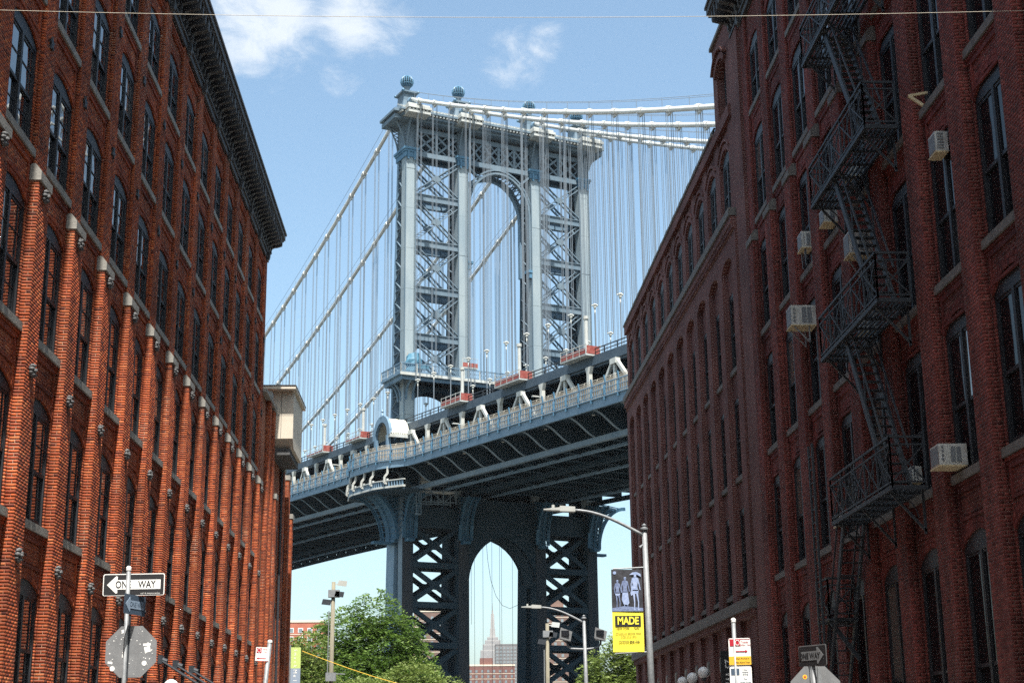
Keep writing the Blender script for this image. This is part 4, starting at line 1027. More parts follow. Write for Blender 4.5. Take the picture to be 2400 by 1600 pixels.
# railing (blue, fine pickets) and cream safety fence behind it
b = MB(); strip(b, -18.42, -18.32, 2.35, 2.47, bulge=bul); strip(b, -18.4, -18.34, 1.25, 1.33, bulge=bul); strip(b, -18.4, -18.34, 1.8, 1.86, bulge=bul)
q = -120.
while q < 100: b.box(-18.40+bul(q), -18.35+bul(q), -q-.035, -q+.035, D(q)+1.05, D(q)+2.4); q += .45
b.build('railing', MT['steel_mid'], deck, kind='stuff')
b = MB()
for z in (1.3, 2.1, 2.7, 3.2): strip(b, -17.80, -17.75, z, z+.05, bulge=bul)
q = -120.
while q < 100: b.box(-17.79+bul(q), -17.76+bul(q), -q-.02, -q+.02, D(q)+1.0, D(q)+2.75); q += .6
b.build('safety_fence', MT['cream'], deck, kind='stuff')
FM = bpy.data.materials.new('fine_fence_mesh'); FM.use_nodes = True; nf_ = FM.node_tree; tb = nf_.nodes.new('ShaderNodeBsdfTransparent'); mxf = nf_.nodes.new('ShaderNodeMixShader'); mxf.inputs[0].default_value = .42
nf_.nodes['Principled BSDF'].inputs['Base Color'].default_value = (.42, .36, .28, 1); nf_.nodes['Principled BSDF'].inputs['Roughness'].default_value = .8
nf_.links.new(tb.outputs[0], mxf.inputs[1]); nf_.links.new(nf_.nodes['Principled BSDF'].outputs[0], mxf.inputs[2]); nf_.links.new(mxf.outputs[0], nf_.nodes['Material Output'].inputs['Surface'])
strip(MB(), -17.79, -17.77, 1.05, 3.1, bulge=bul).build('fence_mesh', FM, deck)
# lower gallery of the balcony
def gallery(q): return -18.6+bul(q)*.9
b = MB(); qs = list(np.arange(-10, 10.1, 1.0))
for a, c in zip(qs[:-1], qs[1:]):
    for z0, z1 in ((-2.7, -2.45), (-1.75, -1.62)):
        b.hexa([P3(gallery(a), a, D(a)+z0), P3(gallery(a)+.35, a, D(a)+z0), P3(gallery(a)+.35, a, D(a)+z1), P3(gallery(a), a, D(a)+z1)], [P3(gallery(c), c, D(c)+z0), P3(gallery(c)+.35, c, D(c)+z0), P3(gallery(c)+.35, c, D(c)+z1), P3(gallery(c), c, D(c)+z1)])
b.build('gallery_rail', MT['steel_white'], deck)
b = MB()
for q in np.arange(-9.8, 9.9, .5): b.box(gallery(q)+.05, gallery(q)+.25, -q-.08, -q+.08, D(q)-2.45, D(q)-1.75)
b.build('gallery_balusters', MT['steel_mid'], deck, kind='stuff')
b = MB()
for a, c in zip(qs[:-1], qs[1:]):
    if abs(a) < 9.6 and abs(c) < 9.6: b.hexa([P3(gallery(a)+.1, a, D(a)-2.9), P3(-15.4, a, D(a)-2.9), P3(-15.4, a, D(a)-2.7), P3(gallery(a)+.1, a, D(a)-2.7)], [P3(gallery(c)+.1, c, D(c)-2.9), P3(-15.4, c, D(c)-2.9), P3(-15.4, c, D(c)-2.7), P3(gallery(c)+.1, c, D(c)-2.7)])
b.build('gallery_floor', MT['steel_dark'], deck)
sb_ = MB()
for (x, z, x2, z2) in ((0, .2, -.05, -.7), (-.05, -.7, -.45, -1.2), (-.45, -1.2, -.5, -2.0), (-.5, -2.0, .05, -2.1), (-.05, -1.4, .0, -2.2)): sb_.beam((x, 0, z), (x2, 0, z2), .26, .2, (0, 1, 0))
sbm = sb_.mesh('scroll_bracket'); sbm.materials.append(MT['steel_white'])
for q in (-9, -6, -2.8, .4, 3.6, 6.8): link('scroll_bracket', sbm, None, deck, loc=(gallery(q)+.25, -q, D(q)))
# lamps on brackets under the upper level
lm = MB(); lm.tube([(0, 0, 0), (-.05, 0, .6), (-.5, 0, 1.0), (-1.2, .0, 1.05)], .06, 6); lm.box(-1.9, -1.1, -.16, .16, .98, 1.12); lmm = lm.mesh('deck_lamp'); lmm.materials.append(MT['steel_white'])
for k, q in enumerate(QS):
    if k % 4 == 1: link('deck_lamp', lmm, None, deck, loc=(-14.85, -q, D(q)+3.2))

# ------------------------------------------------------------------ cables with their suspenders
hp = MB(); hp.box(-.05, .05, -.05, .05, 0, 5.6); hpm = hp.mesh('hanger_post'); hpm.materials.append(MT['rope'])
spd = MB()
for dx in (-.42, -.14, .14, .42):
    for dy in (-.13, .13): spd.ball((dx*.72, dy, .22+.10*(abs(dx) < .3)), .13, 7, 5)
spd.lathe([(.05, -1.0), (.11, -.7), (.07, -.35), (.20, -.1), (.22, .1)], (0, 0, 0), 8); spd.v = [(a*.82, b_*.82, c*.82) for a, b_, c in spd.v]; spdm = spd.mesh('spreader'); spdm.materials.append(MT['truss'])
wpm = MB().tube([(0, 0, 0), (0, 0, 4.4)], .22, 10).tube([(0, 0, 4.4), (0, 0, 4.75)], .31, 10).mesh('wrap'); wpm.materials.append(MT['steel_white'])
names = ('white main cable nearest the street, over the outer west leg', 'second white main cable, over the inner west leg', 'third white main cable, over the inner east leg', 'farthest white main cable, over the outer east leg')
WRAP = {(0, 18.9), (0, 35.0)}
for ci, s_ in enumerate(CAB):
    ro = empty('main_cable', T0, names[ci], 'bridge cable', 'main cables of the suspension bridge', rotz=AL)
    b = MB(); b.tube([P3(s_, q, cable_z(q)) for q in np.arange(1.6, 118, 4)], .29, 10); b.build('cable', MT['cable'], ro, smooth=True)
    b = MB(); b.tube([P3(s_, q, cable_z(q)) for q in np.arange(-1.6, -222, -4)], .29, 10); b.build('cable', MT['cable'], ro, smooth=True)
    b = MB()
    for rng in (np.arange(3, 116, 5), np.arange(-3, -220, -5)):
        for off in (-.35, .35): b.tube([P3(s_+off, q, cable_z(q)+1.25) for q in rng], .028, 4, cap=False)
        for q in rng: b.beam(P3(s_, q, cable_z(q)+.2), P3(s_, q, cable_z(q)+1.3), .04, .04)
    b.build('hand_rope', MT['rope'], ro)
    for q in QS:
        if abs(q) < 3.2 or q > 112 or q < -215: continue
        zc = cable_z(q); zs = D(q)+12.75; sl_ = (cable_z(q+.5)-cable_z(q-.5))
        if zc < zs+1: continue
        bd = MB(); bd.tube([P3(s_, q-.38, zc-.38*sl_), P3(s_, q+.38, zc+.38*sl_)], .40, 10)
        bd.box(s_-.12, s_+.12, -q-.3, -q+.3, zc-.62, zc-.3); bd.build('cable_band', MT['cable'], ro)
        sp_ = MB()
        for dx in (-.30, .30):
            for dq in (-.17, .17): sp_.beam(P3(s_+dx, q+dq, zs+.2), P3(s_+dx, q+dq, zc), .05, .05)
        so_ = sp_.build('suspender', MT['rope'], ro)
        link('spreader', spdm, None, so_, loc=(s_, -q, zs)); link('hanger_post', hpm, None, so_, loc=(s_, -q, D(q)+6.9))

# ------------------------------------------------------------------ maintenance platforms on the deck
def basket(q0, q1, lb, pale=False, mast=True, s0=-15.3):
    qm = (q0+q1)/2; z = D(qm)+7.0; tilt = math.atan(.048)
    p = Matrix.Rotation(AL, 4, 'Z') @ Vector(P3(s0, qm, 0)) + T0; p.z = z
    r_ = empty('work_platform', p, lb, 'work platform', 'red work platforms on the bridge', rotz=AL)
    L = q1-q0; m_ = MT['red']
    fl = MB(); fl.box(-.9, .9, -L/2, L/2, 0, .18); fl.build('floor', MT['steel_white'], r_).rotation_euler = (tilt, 0, 0)
    pn = MB()
    n = 4
    for j in range(n):
        y = -L/2+L*j/n
        (pn.box(-.92, -.88, y+.08, y+L/n-.08, .2, .38 if pale else .80)); pn.box(.88, .92, y+.08, y+L/n-.08, .2, .38 if pale else .80)
    pn.box(-.8, .8, -L/2-.02, -L/2+.02, .2, 1.1); pn.build('mesh_panel', m_, r_, kind='stuff').rotation_euler = (tilt, 0, 0)
    rl = MB()
    for x in (-.9, .9):
        for z_ in (.65, 1.2): rl.beam((x-.03*(x > 0)+.0, -L/2, z_), (x, L/2, z_), .07, .07)
        for j in range(n+1): rl.beam((x, -L/2+L*j/n, 0), (x, -L/2+L*j/n, 1.3), .07, .07)
    rl.build('guard_rail', MT['steel_white'], r_).rotation_euler = (tilt, 0, 0)
    if mast: link('wrapped_mast', wpm, None, r_, loc=(.5, -.6, .2))
    return r_
basket(16.2, 22.0, 'red mesh work platform on the deck edge nearest the west tower leg')
basket(31.8, 38.2, 'middle red mesh work platform on the deck edge, before the third tower leg')
basket(48.2, 53.8, 'red mesh work platform highest up the deck edge, near the right buildings')
basket(-35.2, -28.0, 'pale red railed platform farthest left on the deck, near the tan box', pale=True)
basket(-18.0, -12.4, 'pale red railed platform on the deck just left of the domed portal', pale=True)
p = Matrix.Rotation(AL, 4, 'Z') @ Vector(P3(-6.0, 3.2, 0)) + T0; p.z = 54.2
r_ = empty('work_platform', p, 'small red platform hung against the second tower leg above the gallery', 'work platform', 'red work platforms on the bridge', rotz=AL)
MB().box(-1.2, 1.2, -.6, .6, 0, .18).build('floor', MT['steel_white'], r_); MB().box(-1.15, 1.15, -.62, -.58, .2, .8).build('mesh_panel', MT['red'], r_)
b = MB()
for x in (-1.2, 0, 1.2): b.beam((x, -.6, 0), (x, -.6, 1.5), .06, .06)
b.beam((-1.2, -.6, 1.45), (1.2, -.6, 1.45), .06, .06); b.build('guard_rail', MT['steel_white'], r_)
# blue tarpaulin bundle on the gallery
p = Matrix.Rotation(AL, 4, 'Z') @ Vector(P3(-14.4, 3.0, 0)) + T0; p.z = 52.6
r_ = empty('tarpaulin_bundle', p, 'crumpled blue tarpaulin bundle at the foot of the west tower leg on the gallery', 'tarpaulin', rotz=AL)
b = MB(); n = 10
for j in range(7):
    pass
b.lathe([(1.15, 0), (1.2, .5), (1.0, 1.1), (1.25, 1.5), (1.15, 2.1), (.95, 2.6), (.75, 3.0), (.3, 3.15), (.01, 3.1)], (0, 0, 0), 11)
b.v = [(x*(1+.12*math.sin(5*z+3*y)), y*(.75+.1*math.cos(4*x+z)), z+.12*math.sin(3*x)) for x, y, z in b.v]; b.build('cover', MT['tarp'], r_)
MB().box(.2, 1.9, -1.0, -.6, .7, 1.35).build('folded_flap', MT['tarp'], r_)
# suspended scaffold under the deck beside the west leg
p = Matrix.Rotation(AL, 4, 'Z') @ Vector(P3(-11.6, 4.5, 0)) + T0; p.z = 34.4
r_ = empty('hanging_scaffold', p, 'grey scaffold cage hanging under the deck beside the west tower leg', 'scaffold', rotz=AL)
b = MB()
for x in (-2.9, -1.1, .7, 2.6):
    for y in (-.9, .9): b.beam((x, y, 0), (x, y, 4.4 if x < -1 else 3.0), .12, .12)
for z in (.1, 1.6, 2.3, 3.0): b.beam((-2.9, -.9, z), (2.6, -.9, z+.15), .12, .12); b.beam((-2.9, .9, z), (2.6, .9, z+.15), .12, .12)
b.beam((-2.9, -.9, .1), (-1.1, -.9, 1.6), .09, .09); b.beam((-1.1, -.9, 1.6), (.7, -.9, .1), .09, .09); b.beam((.7, -.9, .1), (2.6, -.9, 1.6), .09, .09)
b.build('frame', MT['steel'], r_)
MB().box(-2.8, 2.5, -.85, .85, 1.62, 1.72).build('deck_boards', MT['steel_white'], r_)
MB().box(-2.7, -1.2, -.95, -.9, 1.8, 3.6).build('guard_mesh', MT['steel_white'], r_)
b = MB()
for z in np.arange(-1.2, .1, .35): b.beam((-3.3, -.95, z), (-2.6, -.95, z), .08, .08)
for x in (-3.3, -2.6): b.beam((x, -.95, -1.5), (x, -.95, 2.0), .1, .1)
b.box(-3.3, -2.6, -1.05, -.5, -1.7, -1.5); b.build('ladder', MT['steel'], r_)

# ------------------------------------------------------------------ fire escape on the right warehouse
fe = empty('fire_escape', (0, 0, 0), 'black iron fire escape zigzagging down the dark red warehouse', 'fire escape')
FX0, FX1, FY0, FY1 = 8.86, 9.56, 30.05, 35.1
FZ = [6.78, 10.75, 14.68, 18.52, 22.4]
def lattice(b, p, q_, h, n):
    p = Vector(p); q_ = Vector(q_); u = Vector((0, 0, 1))
    b.beam(p+u*h, q_+u*h, .045, .05); b.beam(p+u*(h-.16), q_+u*(h-.16), .03, .035); b.beam(p+u*.12, q_+u*.12, .03, .04)
    for j in range(n+1):
        c = p+(q_-p)*j/n; b.beam(c, c+u*h, .035, .035)
    for j in range(n):
        a = p+(q_-p)*j/n; c = p+(q_-p)*(j+1)/n
        b.beam(a+u*.12, c+u*(h-.16), .022, .03); b.beam(a+u*(h-.16), c+u*.12, .023, .03)
        for t in (.33, .67): d_ = a+(c-a)*t; b.beam(d_+u*.12, d_+u*(h-.16), .018, .018)
for i, z in enumerate(FZ):
    b = MB()
    for x in (FX0, FX1): b.beam((x, FY0, z), (x, FY1, z), .06, .09)
    for y in (FY0, FY1): b.beam((FX0, y, z), (FX1, y, z), .06, .09)
    x = FX0+.06
    while x < FX1: b.box(x, x+.035, FY0, FY1, z-.01, z+.03); x += .10
    for y in np.arange(FY0+.5, FY1, .8): b.beam((FX0, y, z-.04), (FX1, y, z-.04), .04, .05)
    b.build('platform', MT['iron'], fe)
    b = MB(); lattice(b, (FX0, FY0, z), (FX0, FY1, z), 1.05, 5); b.build('railing', MT['iron'], fe)
    b = MB(); lattice(b, (FX0, FY0, z), (FX1, FY0, z), 1.05, 1); b.build('railing', MT['iron'], fe)
    b = MB(); lattice(b, (FX0, FY1, z), (FX1, FY1, z), 1.05, 1); b.build('railing', MT['iron'], fe)
    for y in (FY0+.35, (FY0+FY1)/2, FY1-.35):
        b = MB(); b.beam((FX0+.05, y, z-.05), (FX1+.04, y, z-.85), .04, .05); b.beam((FX1+.02, y, z-.9), (FX1+.02, y, z), .04, .05)
        b.tube([(FX0+.1+.5*math.sin(t), y, z-.1-.5*(1-math.cos(t))) for t in np.linspace(0, 1.5, 6)], .015, 4); b.build('bracket', MT['iron'], fe)
    if i:
        zt, zb = z, FZ[i-1]; b = MB(); ya, yb = 33.25, 30.75
        for x in (8.98, 9.46):
            b.beam((x, ya, zt+.02), (x, yb, zb+.05), .05, .17)
            b.beam((x, ya, zt+.85), (x, yb, zb+.95), .035, .035); b.beam((x, (ya+yb)/2, (zt+zb)/2), (x, (ya+yb)/2, (zt+zb)/2+.9), .03, .03)
        st = b.build('stair_stringer', MT['iron'], fe)
        for j in range(1, 17):
            t = j/17; c = Vector((9.22, ya+(yb-ya)*t, zt+(zb-zt)*t)); tr = MB(); tr.box(c.x-.22, c.x+.22, c.y-.09, c.y+.09, c.z-.012, c.z+.012); tr.build('tread', MT['iron'], st)
# drop stair, cage and side ladder under the lowest platform
b = MB()
for x in (8.98, 9.46): b.beam((x, 34.6, 6.7), (x, 36.9, 3.1), .05, .16); b.beam((x, 34.7, 7.5), (x, 37.0, 4.0), .035, .035)
st = b.build('drop_stair', MT['iron'], fe)
for j in range(1, 13): t = j/13; MB().box(9.0, 9.44, 34.6+2.3*t-.08, 34.6+2.3*t+.08, 6.7-3.6*t-.012, 6.7-3.6*t+.012).build('tread', MT['iron'], st)
b = MB(); b.box(8.84, 9.56, 36.0, 37.2, 4.60, 4.68); lattice(b, (8.86, 36.0, 4.66), (8.86, 37.15, 4.66), .95, 1); lattice(b, (8.86, 36.0, 4.66), (9.5, 36.0, 4.66), .95, 1)
b.beam((8.9, 36.1, 4.6), (9.55, 36.1, 3.7), .06, .1); b.build('landing_cage', MT['iron'], fe)
b = MB()
for y in (36.55, 36.95): b.beam((8.83, y, 1.9), (8.83, y, 9.0), .05, .05)
for z in np.arange(2.1, 8.8, .33): b.beam((8.83, 36.55, z), (8.83, 36.95, z), .025, .025)
b.build('ladder', MT['iron'], fe)

# ------------------------------------------------------------------ window air conditioners
def ac(Y, z, out, h, w, lb, brace_=False, louver=False):
    x = 9.72; depth = x-out
    w *= .85; h *= .92; r_ = empty('air_conditioner', (x, Y, z), lb, 'air conditioner', 'window air conditioners on the dark red warehouse')
    MB().box(-depth, .1, -w, 0, -h/2, h/2).build('casing', MT['acwhite'], r_)
    g = MB()
    g.box(-depth-.012, -depth-.004, -w+.04, -.04, -h/2+.04, h/2-.04)
    if not louver:
        for j in range(2): g.box(-depth+.04+depth*.42+j*depth*.24, -depth+.04+depth*.62+j*depth*.24, -w-.012, -w-.004, -h/2+.06, h/2-.06)
        for j in range(4): g.box(-depth+.05, -depth+.05+depth*.10, -w-.013, -w-.004, -h/2+.08+j*h*.2, -h/2+.08+j*h*.2+h*.11)
    else:
        for j in range(6): g.box(-depth+.03, .0, -w-.012, -w-.004, -h/2+.05+j*h/7, -h/2+.05+j*h/7+h*.07)
    g.build('grille', MT['acgrille'], r_, kind='stuff')
    MB().box(-depth-.02, .08, -w-.02, .02, -h/2-.03, -h/2-.002).build('tray', MT['ply'], r_)
    if brace_:
        b = MB()
        for y in (-w+.05, -.08): b.beam((-depth+.08, y, -h/2-.04), (-.12, y, -h/2-.48), .03, .03); b.beam((-.12, y, -h/2-.5), (-.12, y, -h/2), .03, .03)
        b.build('support_arm', MT['galv'], r_)
ac(39.75, 13.09, 9.12, .60, .70, 'large white air conditioner on a braced tray, left of the fire escape', True)
ac(33.9, 13.19, 9.26, .58, .62, 'white boxed air conditioner on a plywood tray behind the fire escape stair', True)
ac(39.5, 15.21, 9.50, .50, .60, 'narrow white air conditioner with a strut, edge on, second from the left', True)
ac(36.75, 14.93, 9.45, .42, .60, 'pale air conditioner just under the third fire escape platform')
ac(34.1, 15.1, 9.48, .28, .55, 'small white air conditioner partly hidden by the third fire escape platform')
ac(28.1, 13.35, 9.56, .46, .50, 'louvred cream air conditioner high in an arched window right of the fire escape', False, True)
ac(34.0, 11.29, 9.47, .52, .55, 'tall white air conditioner under the second fire escape platform')
ac(28.75, 7.11, 9.27, .45, .62, 'white air conditioner low on a sill with yellow rags, right of the fire escape')
ac(37.85, 7.24, 9.58, .32, .5, 'small white air conditioner below the lowest fire escape platform')
ac(31.5, 7.25, 9.62, .36, .45, 'sliver of white air conditioner behind the lowest fire escape railing')
r_ = empty('wall_arm', (9.7, 28.6, 14.70), 'beige bracket arm sticking out of a sill high on the right', 'bracket')
b = MB(); b.beam((-.30, 0, .04), (.1, 0, .12), .05, .05); b.beam((-.30, 0, .04), (-.02, -.02, -.18), .05, .06); b.build('arm', MT['ply'], r_)

# ------------------------------------------------------------------ signs and poles at the crossing
def sign_pole(name, x, y, ztop, lb, r=.032, lean=0, m_=None):
    r_ = empty(name, (x, y, .13), lb, 'sign post'); b = MB(); h = ztop-.13
    b.tube([(0, 0, 0), (lean*h, 0, h)], r, 12); b.build('pole', m_ or MT['galv'], r_, smooth=True)
    b = MB(); b.lathe([(r+.006, h-.05), (r+.008, h-.01), (r*.7, h+.015), (.001, h+.02)], (lean*h, 0, 0), 12); b.build('pole_cap', MT['white'], r_)
    return r_
def rounded(w, h, r, n=4):
    pts = []
    for cx, cy, a0 in ((w/2-r, h/2-r, 0), (-w/2+r, h/2-r, 90), (-w/2+r, -h/2+r, 180), (w/2-r, -h/2+r, 270)):
        for k in range(n+1): a = R(a0+90*k/n); pts.append((cx+r*math.cos(a), cy+r*math.sin(a)))
    return pts
def plate(name, poly, parent, material, y, loc=(0, 0, 0), rotz=0, roty=0, t=.003):
    b = MB(); b.prism(poly, lambda a, c: (a, y-t, c), lambda a, c: (a, y, c)); o = b.build(name, material, parent, loc=loc); o.rotation_euler = (0, roty, rotz); return o
ARROW = lambda w, h: [(-w/2, 0), (-w/2+.42*h*1.25, h/2), (-w/2+.42*h*1.45, h/2-.01), (-w/2+.42*h*1.42, h*.27), (w/2, h*.27), (w/2, -h*.27), (-w/2+.42*h*1.42, -h*.27), (-w/2+.42*h*1.45, -h/2+.01), (-w/2+.42*h*1.25, -h/2)]
def one_way(parent, loc, w, h, rotz, sgn=1, mats=('white', 'black', 'white', 'black'), ts=.14, roty=0, sx=.95):
    s_ = plate('one_way_sign', rounded(w, h, .03), parent, MT[mats[0]], 0, loc, rotz, roty)
    plate('sign_field', rounded(w-.026, h-.026, .02), s_, MT[mats[1]], -.004)
    a = [(x*sgn, z) for x, z in ARROW(w-.12, h*.80)]
    plate('arrow', a if sgn > 0 else a[::-1], s_, MT[mats[2]], -.008)
    return s_
pl = sign_pole('sign_post', -4.86, 22.9, 4.40, 'grey sign post on the left with one way sign, blue sign and octagon back', lean=-.012)
ow = one_way(pl, (-4.83+4.86, .036, 4.015), .915, .325, 0, roty=-.012)
text('ONE', .150, ow, (-.155, -.0135, -.003), MT['black'], .74, bold=.002); text('WAY', .150, ow, (.195, -.0135, -.003), MT['black'], .74, bold=.002)
text('DEPT OF TRANSPORTATION', .022, ow, (.25, -.009, -.135), MT['white'], 1.0)
sm = plate('street_sign', rounded(.62, .29, .012), pl, MT['bluesign'], 0, (.075, -.04, 3.705), R(72), 0)
plate('arrow_print', ARROW(.54, .22), sm, MT['bluesign2'], -.004); text('ONE WAY', .10, sm, (.06, -.0075, 0), MT['bluesign'], .9)
oc = [(.405*math.cos(R(22.5+45*k)), .405*math.sin(R(22.5+45*k))) for k in range(8)]
st = plate('stop_sign_back', oc, pl, MT['signback'], .05, (.04, 0, 3.03), roty=-.012)
rg = random.Random(5)
for k in range(60):
    x, z = rg.uniform(-.33, .33), rg.uniform(-.33, .33); s = rg.uniform(.003, .009)
    if abs(x)+abs(z) < .48: plate('sticker_scrap', [(x-s, z-s*.7), (x+s, z-s), (x+s*.8, z+s), (x-s, z+s*.6)], st, MT['white'], .046, t=.001)
for (x, z, w, h, a) in ((-.12, .30, .06, .05, .3), (.23, .10, .11, .035, .05), (.24, .03, .085, .085, .2), (-.10, -.06, .06, .05, 0), (-.30, -.155, .07, .03, -.2)):
    c, s = math.cos(a), math.sin(a); plate('sticker', [(x+c*u-s*v, z+s*u+c*v) for u, v in ((-w/2, -h/2), (w/2, -h/2), (w/2, h/2), (-w/2, h/2))], st, MT['white'], .0455, t=.001)
for (x, z, r_) in ((.20, -.17, .036), (-.265, -.24, .036)): plate('sticker', [(x+r_*math.cos(a), z+r_*math.sin(a)) for a in np.linspace(0, 6.0, 14)], st, MT['white'], .0455, t=.001)
b = MB(); b.box(-.012, .012, .03, .06, 2.6, 3.55); b.build('mounting_channel', MT['iron'], pl)
# right hand post
pr_ = sign_pole('sign_post', 5.34, 22.9, 2.98, 'post on the right with a shaded one way sign above an octagon back', m_=MT['signback'])
ow2 = one_way(pr_, (-.01, -.05, 2.885), .62, .31, R(-62), -1, ('signback', 'black', 'signback', 'black'))  # white sheet and arrow drawn grey, shade put into the colour
text('ONE WAY', .115, ow2, (-.055, -.0135, -.003), MT['black'], .86, bold=.002)
st2 = plate('stop_sign_back', oc, pr_, MT['signback'], .05, (.03, 0, 2.36))
plate('sticker', [(-.155+.035*math.cos(a), .22+.035*math.sin(a)) for a in np.linspace(0, 6.0, 14)], st2, MT['yellowprint'], .0455, t=.001)
plate('sticker_print', [(-.155+.016*math.cos(a), .22+.016*math.sin(a)) for a in np.linspace(0, 6.0, 8)], st2, MT['redprint'], .0435, t=.001)
b = MB(); b.box(-.05, .05, .01, .045, 2.1, 2.75); b.box(.07, .12, .03, .046, 2.1, 2.72); b.build('mounting_channel', MT['galv'], pr_)
# parking regulation posts
pk = sign_pole('sign_post', 4.37, 24.0, 3.66, 'galvanised post on the right carrying stacked parking signs')
s1 = plate('parking_sign', rounded(.34, .42, .025), pk, MT['white'], -.04, (.08, 0, 3.02), R(-14))
plate('border_print', [(-.165, .19), (.165, .19), (.165, .196), (-.165, .196)], s1, MT['redprint'], -.044)
plate('amber_band', [(-.17, -.20), (.17, -.20), (.17, -.07), (-.17, -.07)], s1, MT['yellowprint'], -.0445)
plate('no_parking_symbol', [(-.15, .09), (.015, .09), (.015, .19), (-.15, .19)], s1, MT['redprint'], -.0455)
b = MB(); b.tube([(-.03+.033*math.cos(a), -.048, .14+.038*math.sin(a)) for a in np.linspace(0, 6.283, 15)], .006, 5); b.build('symbol_ring', MT['white'], s1)
text('Tuesday', .042, s1, (.085, -.048, .15), MT['redprint'], .8); text('8:30am - 10am', .034, s1, (.095, -.048, .105), MT['redprint'], .75)
plate('red_arrow', [(-.06, .0), (.085, .0), (.085, -.015), (.125, .008), (.085, .03), (.085, .014), (-.06, .014)], s1, MT['redprint'], -.0475)
text('Others Are Not In', .036, s1, (.03, -.049, -.105), MT['black'], .8); text('Effect Above Times', .036, s1, (.035, -.049, -.165), MT['black'], .8)
s2 = plate('parking_sign', rounded(.34, .50, .025), pk, MT['white'], -.04, (.08, 0, 2.545), R(-14))
plate('green_panel', [(-.15, .12), (-.02, .12), (-.02, .22), (-.15, .22)], s2, MT['bluesign'], -.044)
for t_, z_ in (('2 hour', .20), ('metered', .165), ('parking', .13), ('7pm', .06), ('except Sunday', .01)): text(t_, .036, s2, (.07, -.047, z_), MT['bluesign'], .8)
plate('black_arrow', [(-.08, -.16), (.085, -.16), (.085, -.178), (.125, -.153), (.085, -.128), (.085, -.146), (-.08, -.146)], s2, MT['black'], -.0455)
s3 = plate('zone_plate', rounded(.34, .12, .015), pk, MT['blueprint'], -.04, (.08, 0, 2.225), R(-14)); text('361', .07, s3, (.05, -.047, 0), MT['white'], .9)
pk2 = sign_pole('sign_post', -4.93, 38.0, 4.39, 'leaning galvanised post on the left with a small no parking sign', lean=.078, r=.055)
s1 = plate('parking_sign', rounded(.32, .34, .02), pk2, MT['white'], -.06, (.16, 0, 3.93), 0, .05)
plate('border_print', [(-.155, -.165), (.155, -.165), (.155, -.158), (-.155, -.158)], s1, MT['redprint'], -.064)
plate('no_parking_symbol', [(-.14, .03), (-.02, .03), (-.02, .15), (-.14, .15)], s1, MT['redprint'], -.065)
b = MB(); b.tube([(-.08+.04*math.cos(a), -.068, .09+.045*math.sin(a)) for a in np.linspace(0, 6.283, 15)], .007, 5); b.build('symbol_ring', MT['white'], s1)
plate('red_arrow', [(-.13, -.10), (-.08, -.125), (-.08, -.108), (.1, -.108), (.1, -.092), (-.08, -.092), (-.08, -.075)], s1, MT['redprint'], -.065)
text('Monday', .045, s1, (.07, -.068, .12), MT['redprint'], .8); text('7-7pm', .04, s1, (.07, -.068, .06), MT['redprint'], .8)
# vertical gallery banner
bn = empty('gallery_banner', (-7.28, 70.0, 0), 'narrow lime and slate vertical banner beside the brick annex', 'banner')
MB().box(-.22, .22, -.02, .02, 5.46, 6.39).build('lime_panel', MT['lime'], bn); MB().box(-.22, .22, -.021, .021, 4.0, 5.458).build('slate_panel', MT['slate'], bn)
MB().tube([(-.26, 0, 0), (-.26, 0, 6.5)], .035, 8).build('pole', MT['galv'], bn)
for k, c in enumerate('Smack'): text(c, .19, bn, (-.02, -.024, 6.26-.175*k), MT['white'], 1, rot=(math.pi/2, math.pi/2, 0))
for k, c in enumerate('Mellon'): text(c, .24, bn, (-.02, -.025, 5.32-.20*k), MT['white'], 1, rot=(math.pi/2, math.pi/2, 0))
# street number blade on the right
sb2 = empty('address_blade', (9.02, 50.6, 0), 'black vertical blade sign reading 25 Washington on the right facade', 'sign')
MB().box(-.30, .42, -.03, .03, 2.2, 4.85).build('blade', MT['black'], sb2)
text('25 Washington', .40, sb2, (-.04, -.034, 3.60), MT['white'], .8, rot=(math.pi/2, math.pi/2, 0))
# globe lamps
for k, (y, z) in enumerate(((61.23, 4.32), (58.63, 4.35), (55.93, 4.42))):
    r_ = empty('globe_lamp', (9.0, y, z), ('farthest', 'middle', 'nearest')[k]+' of three white globe lamps along the arcaded building', 'globe lamp', 'white globe lamps on the right')
    MB().ball((0, 0, 0), .21, 18, 12).build('globe', MT['globe'], r_, smooth=True)
    b = MB(); b.lathe([(.09, -.28), (.10, -.2), (.02, -.2)], (0, 0, 0), 10); b.tube([(0, 0, -.26), (.1, 0, -.42), (.6, 0, -.40)], .03, 6); b.build('arm', MT['iron'], r_)
r_ = empty('globe_lamp', (-8.25, 45.0, 3.60), 'white globe lamp just showing at the foot of the left warehouse', 'globe lamp')
MB().ball((0, 0, 0), .22, 18, 12).build('globe', MT['globe'], r_, smooth=True); b = MB(); b.tube([(0, 0, -.2), (0, 0, -.45), (-.5, 0, -.45)], .03, 6); b.build('arm', MT['iron'], r_)
# entrance canopy hung on rods
cn = empty('entrance_canopy', (0, 0, 0), 'dark canopy hung from three slanting rods on the left warehouse', 'canopy')
for (y, y2) in ((45.3, 44.2), (47.8, 46.7), (50.7, 49.6)):
    b = MB(); b.tube([(-8.68, y, 4.40), (-6.3, y2-.3, 3.02)], .035, 6); b.build('rod', MT['iron'], cn)
    b = MB(); b.box(-8.73, -8.58, y-.12, y+.12, 4.28, 4.52); b.tube([(-8.6, y, 4.40), (-8.45, y, 4.34)], .07, 8); b.build('anchor', MT['iron'], cn)
MB().box(-8.7, -6.2, 43.6, 50.6, 2.84, 3.0).build('canopy_slab', MT['iron'], cn)

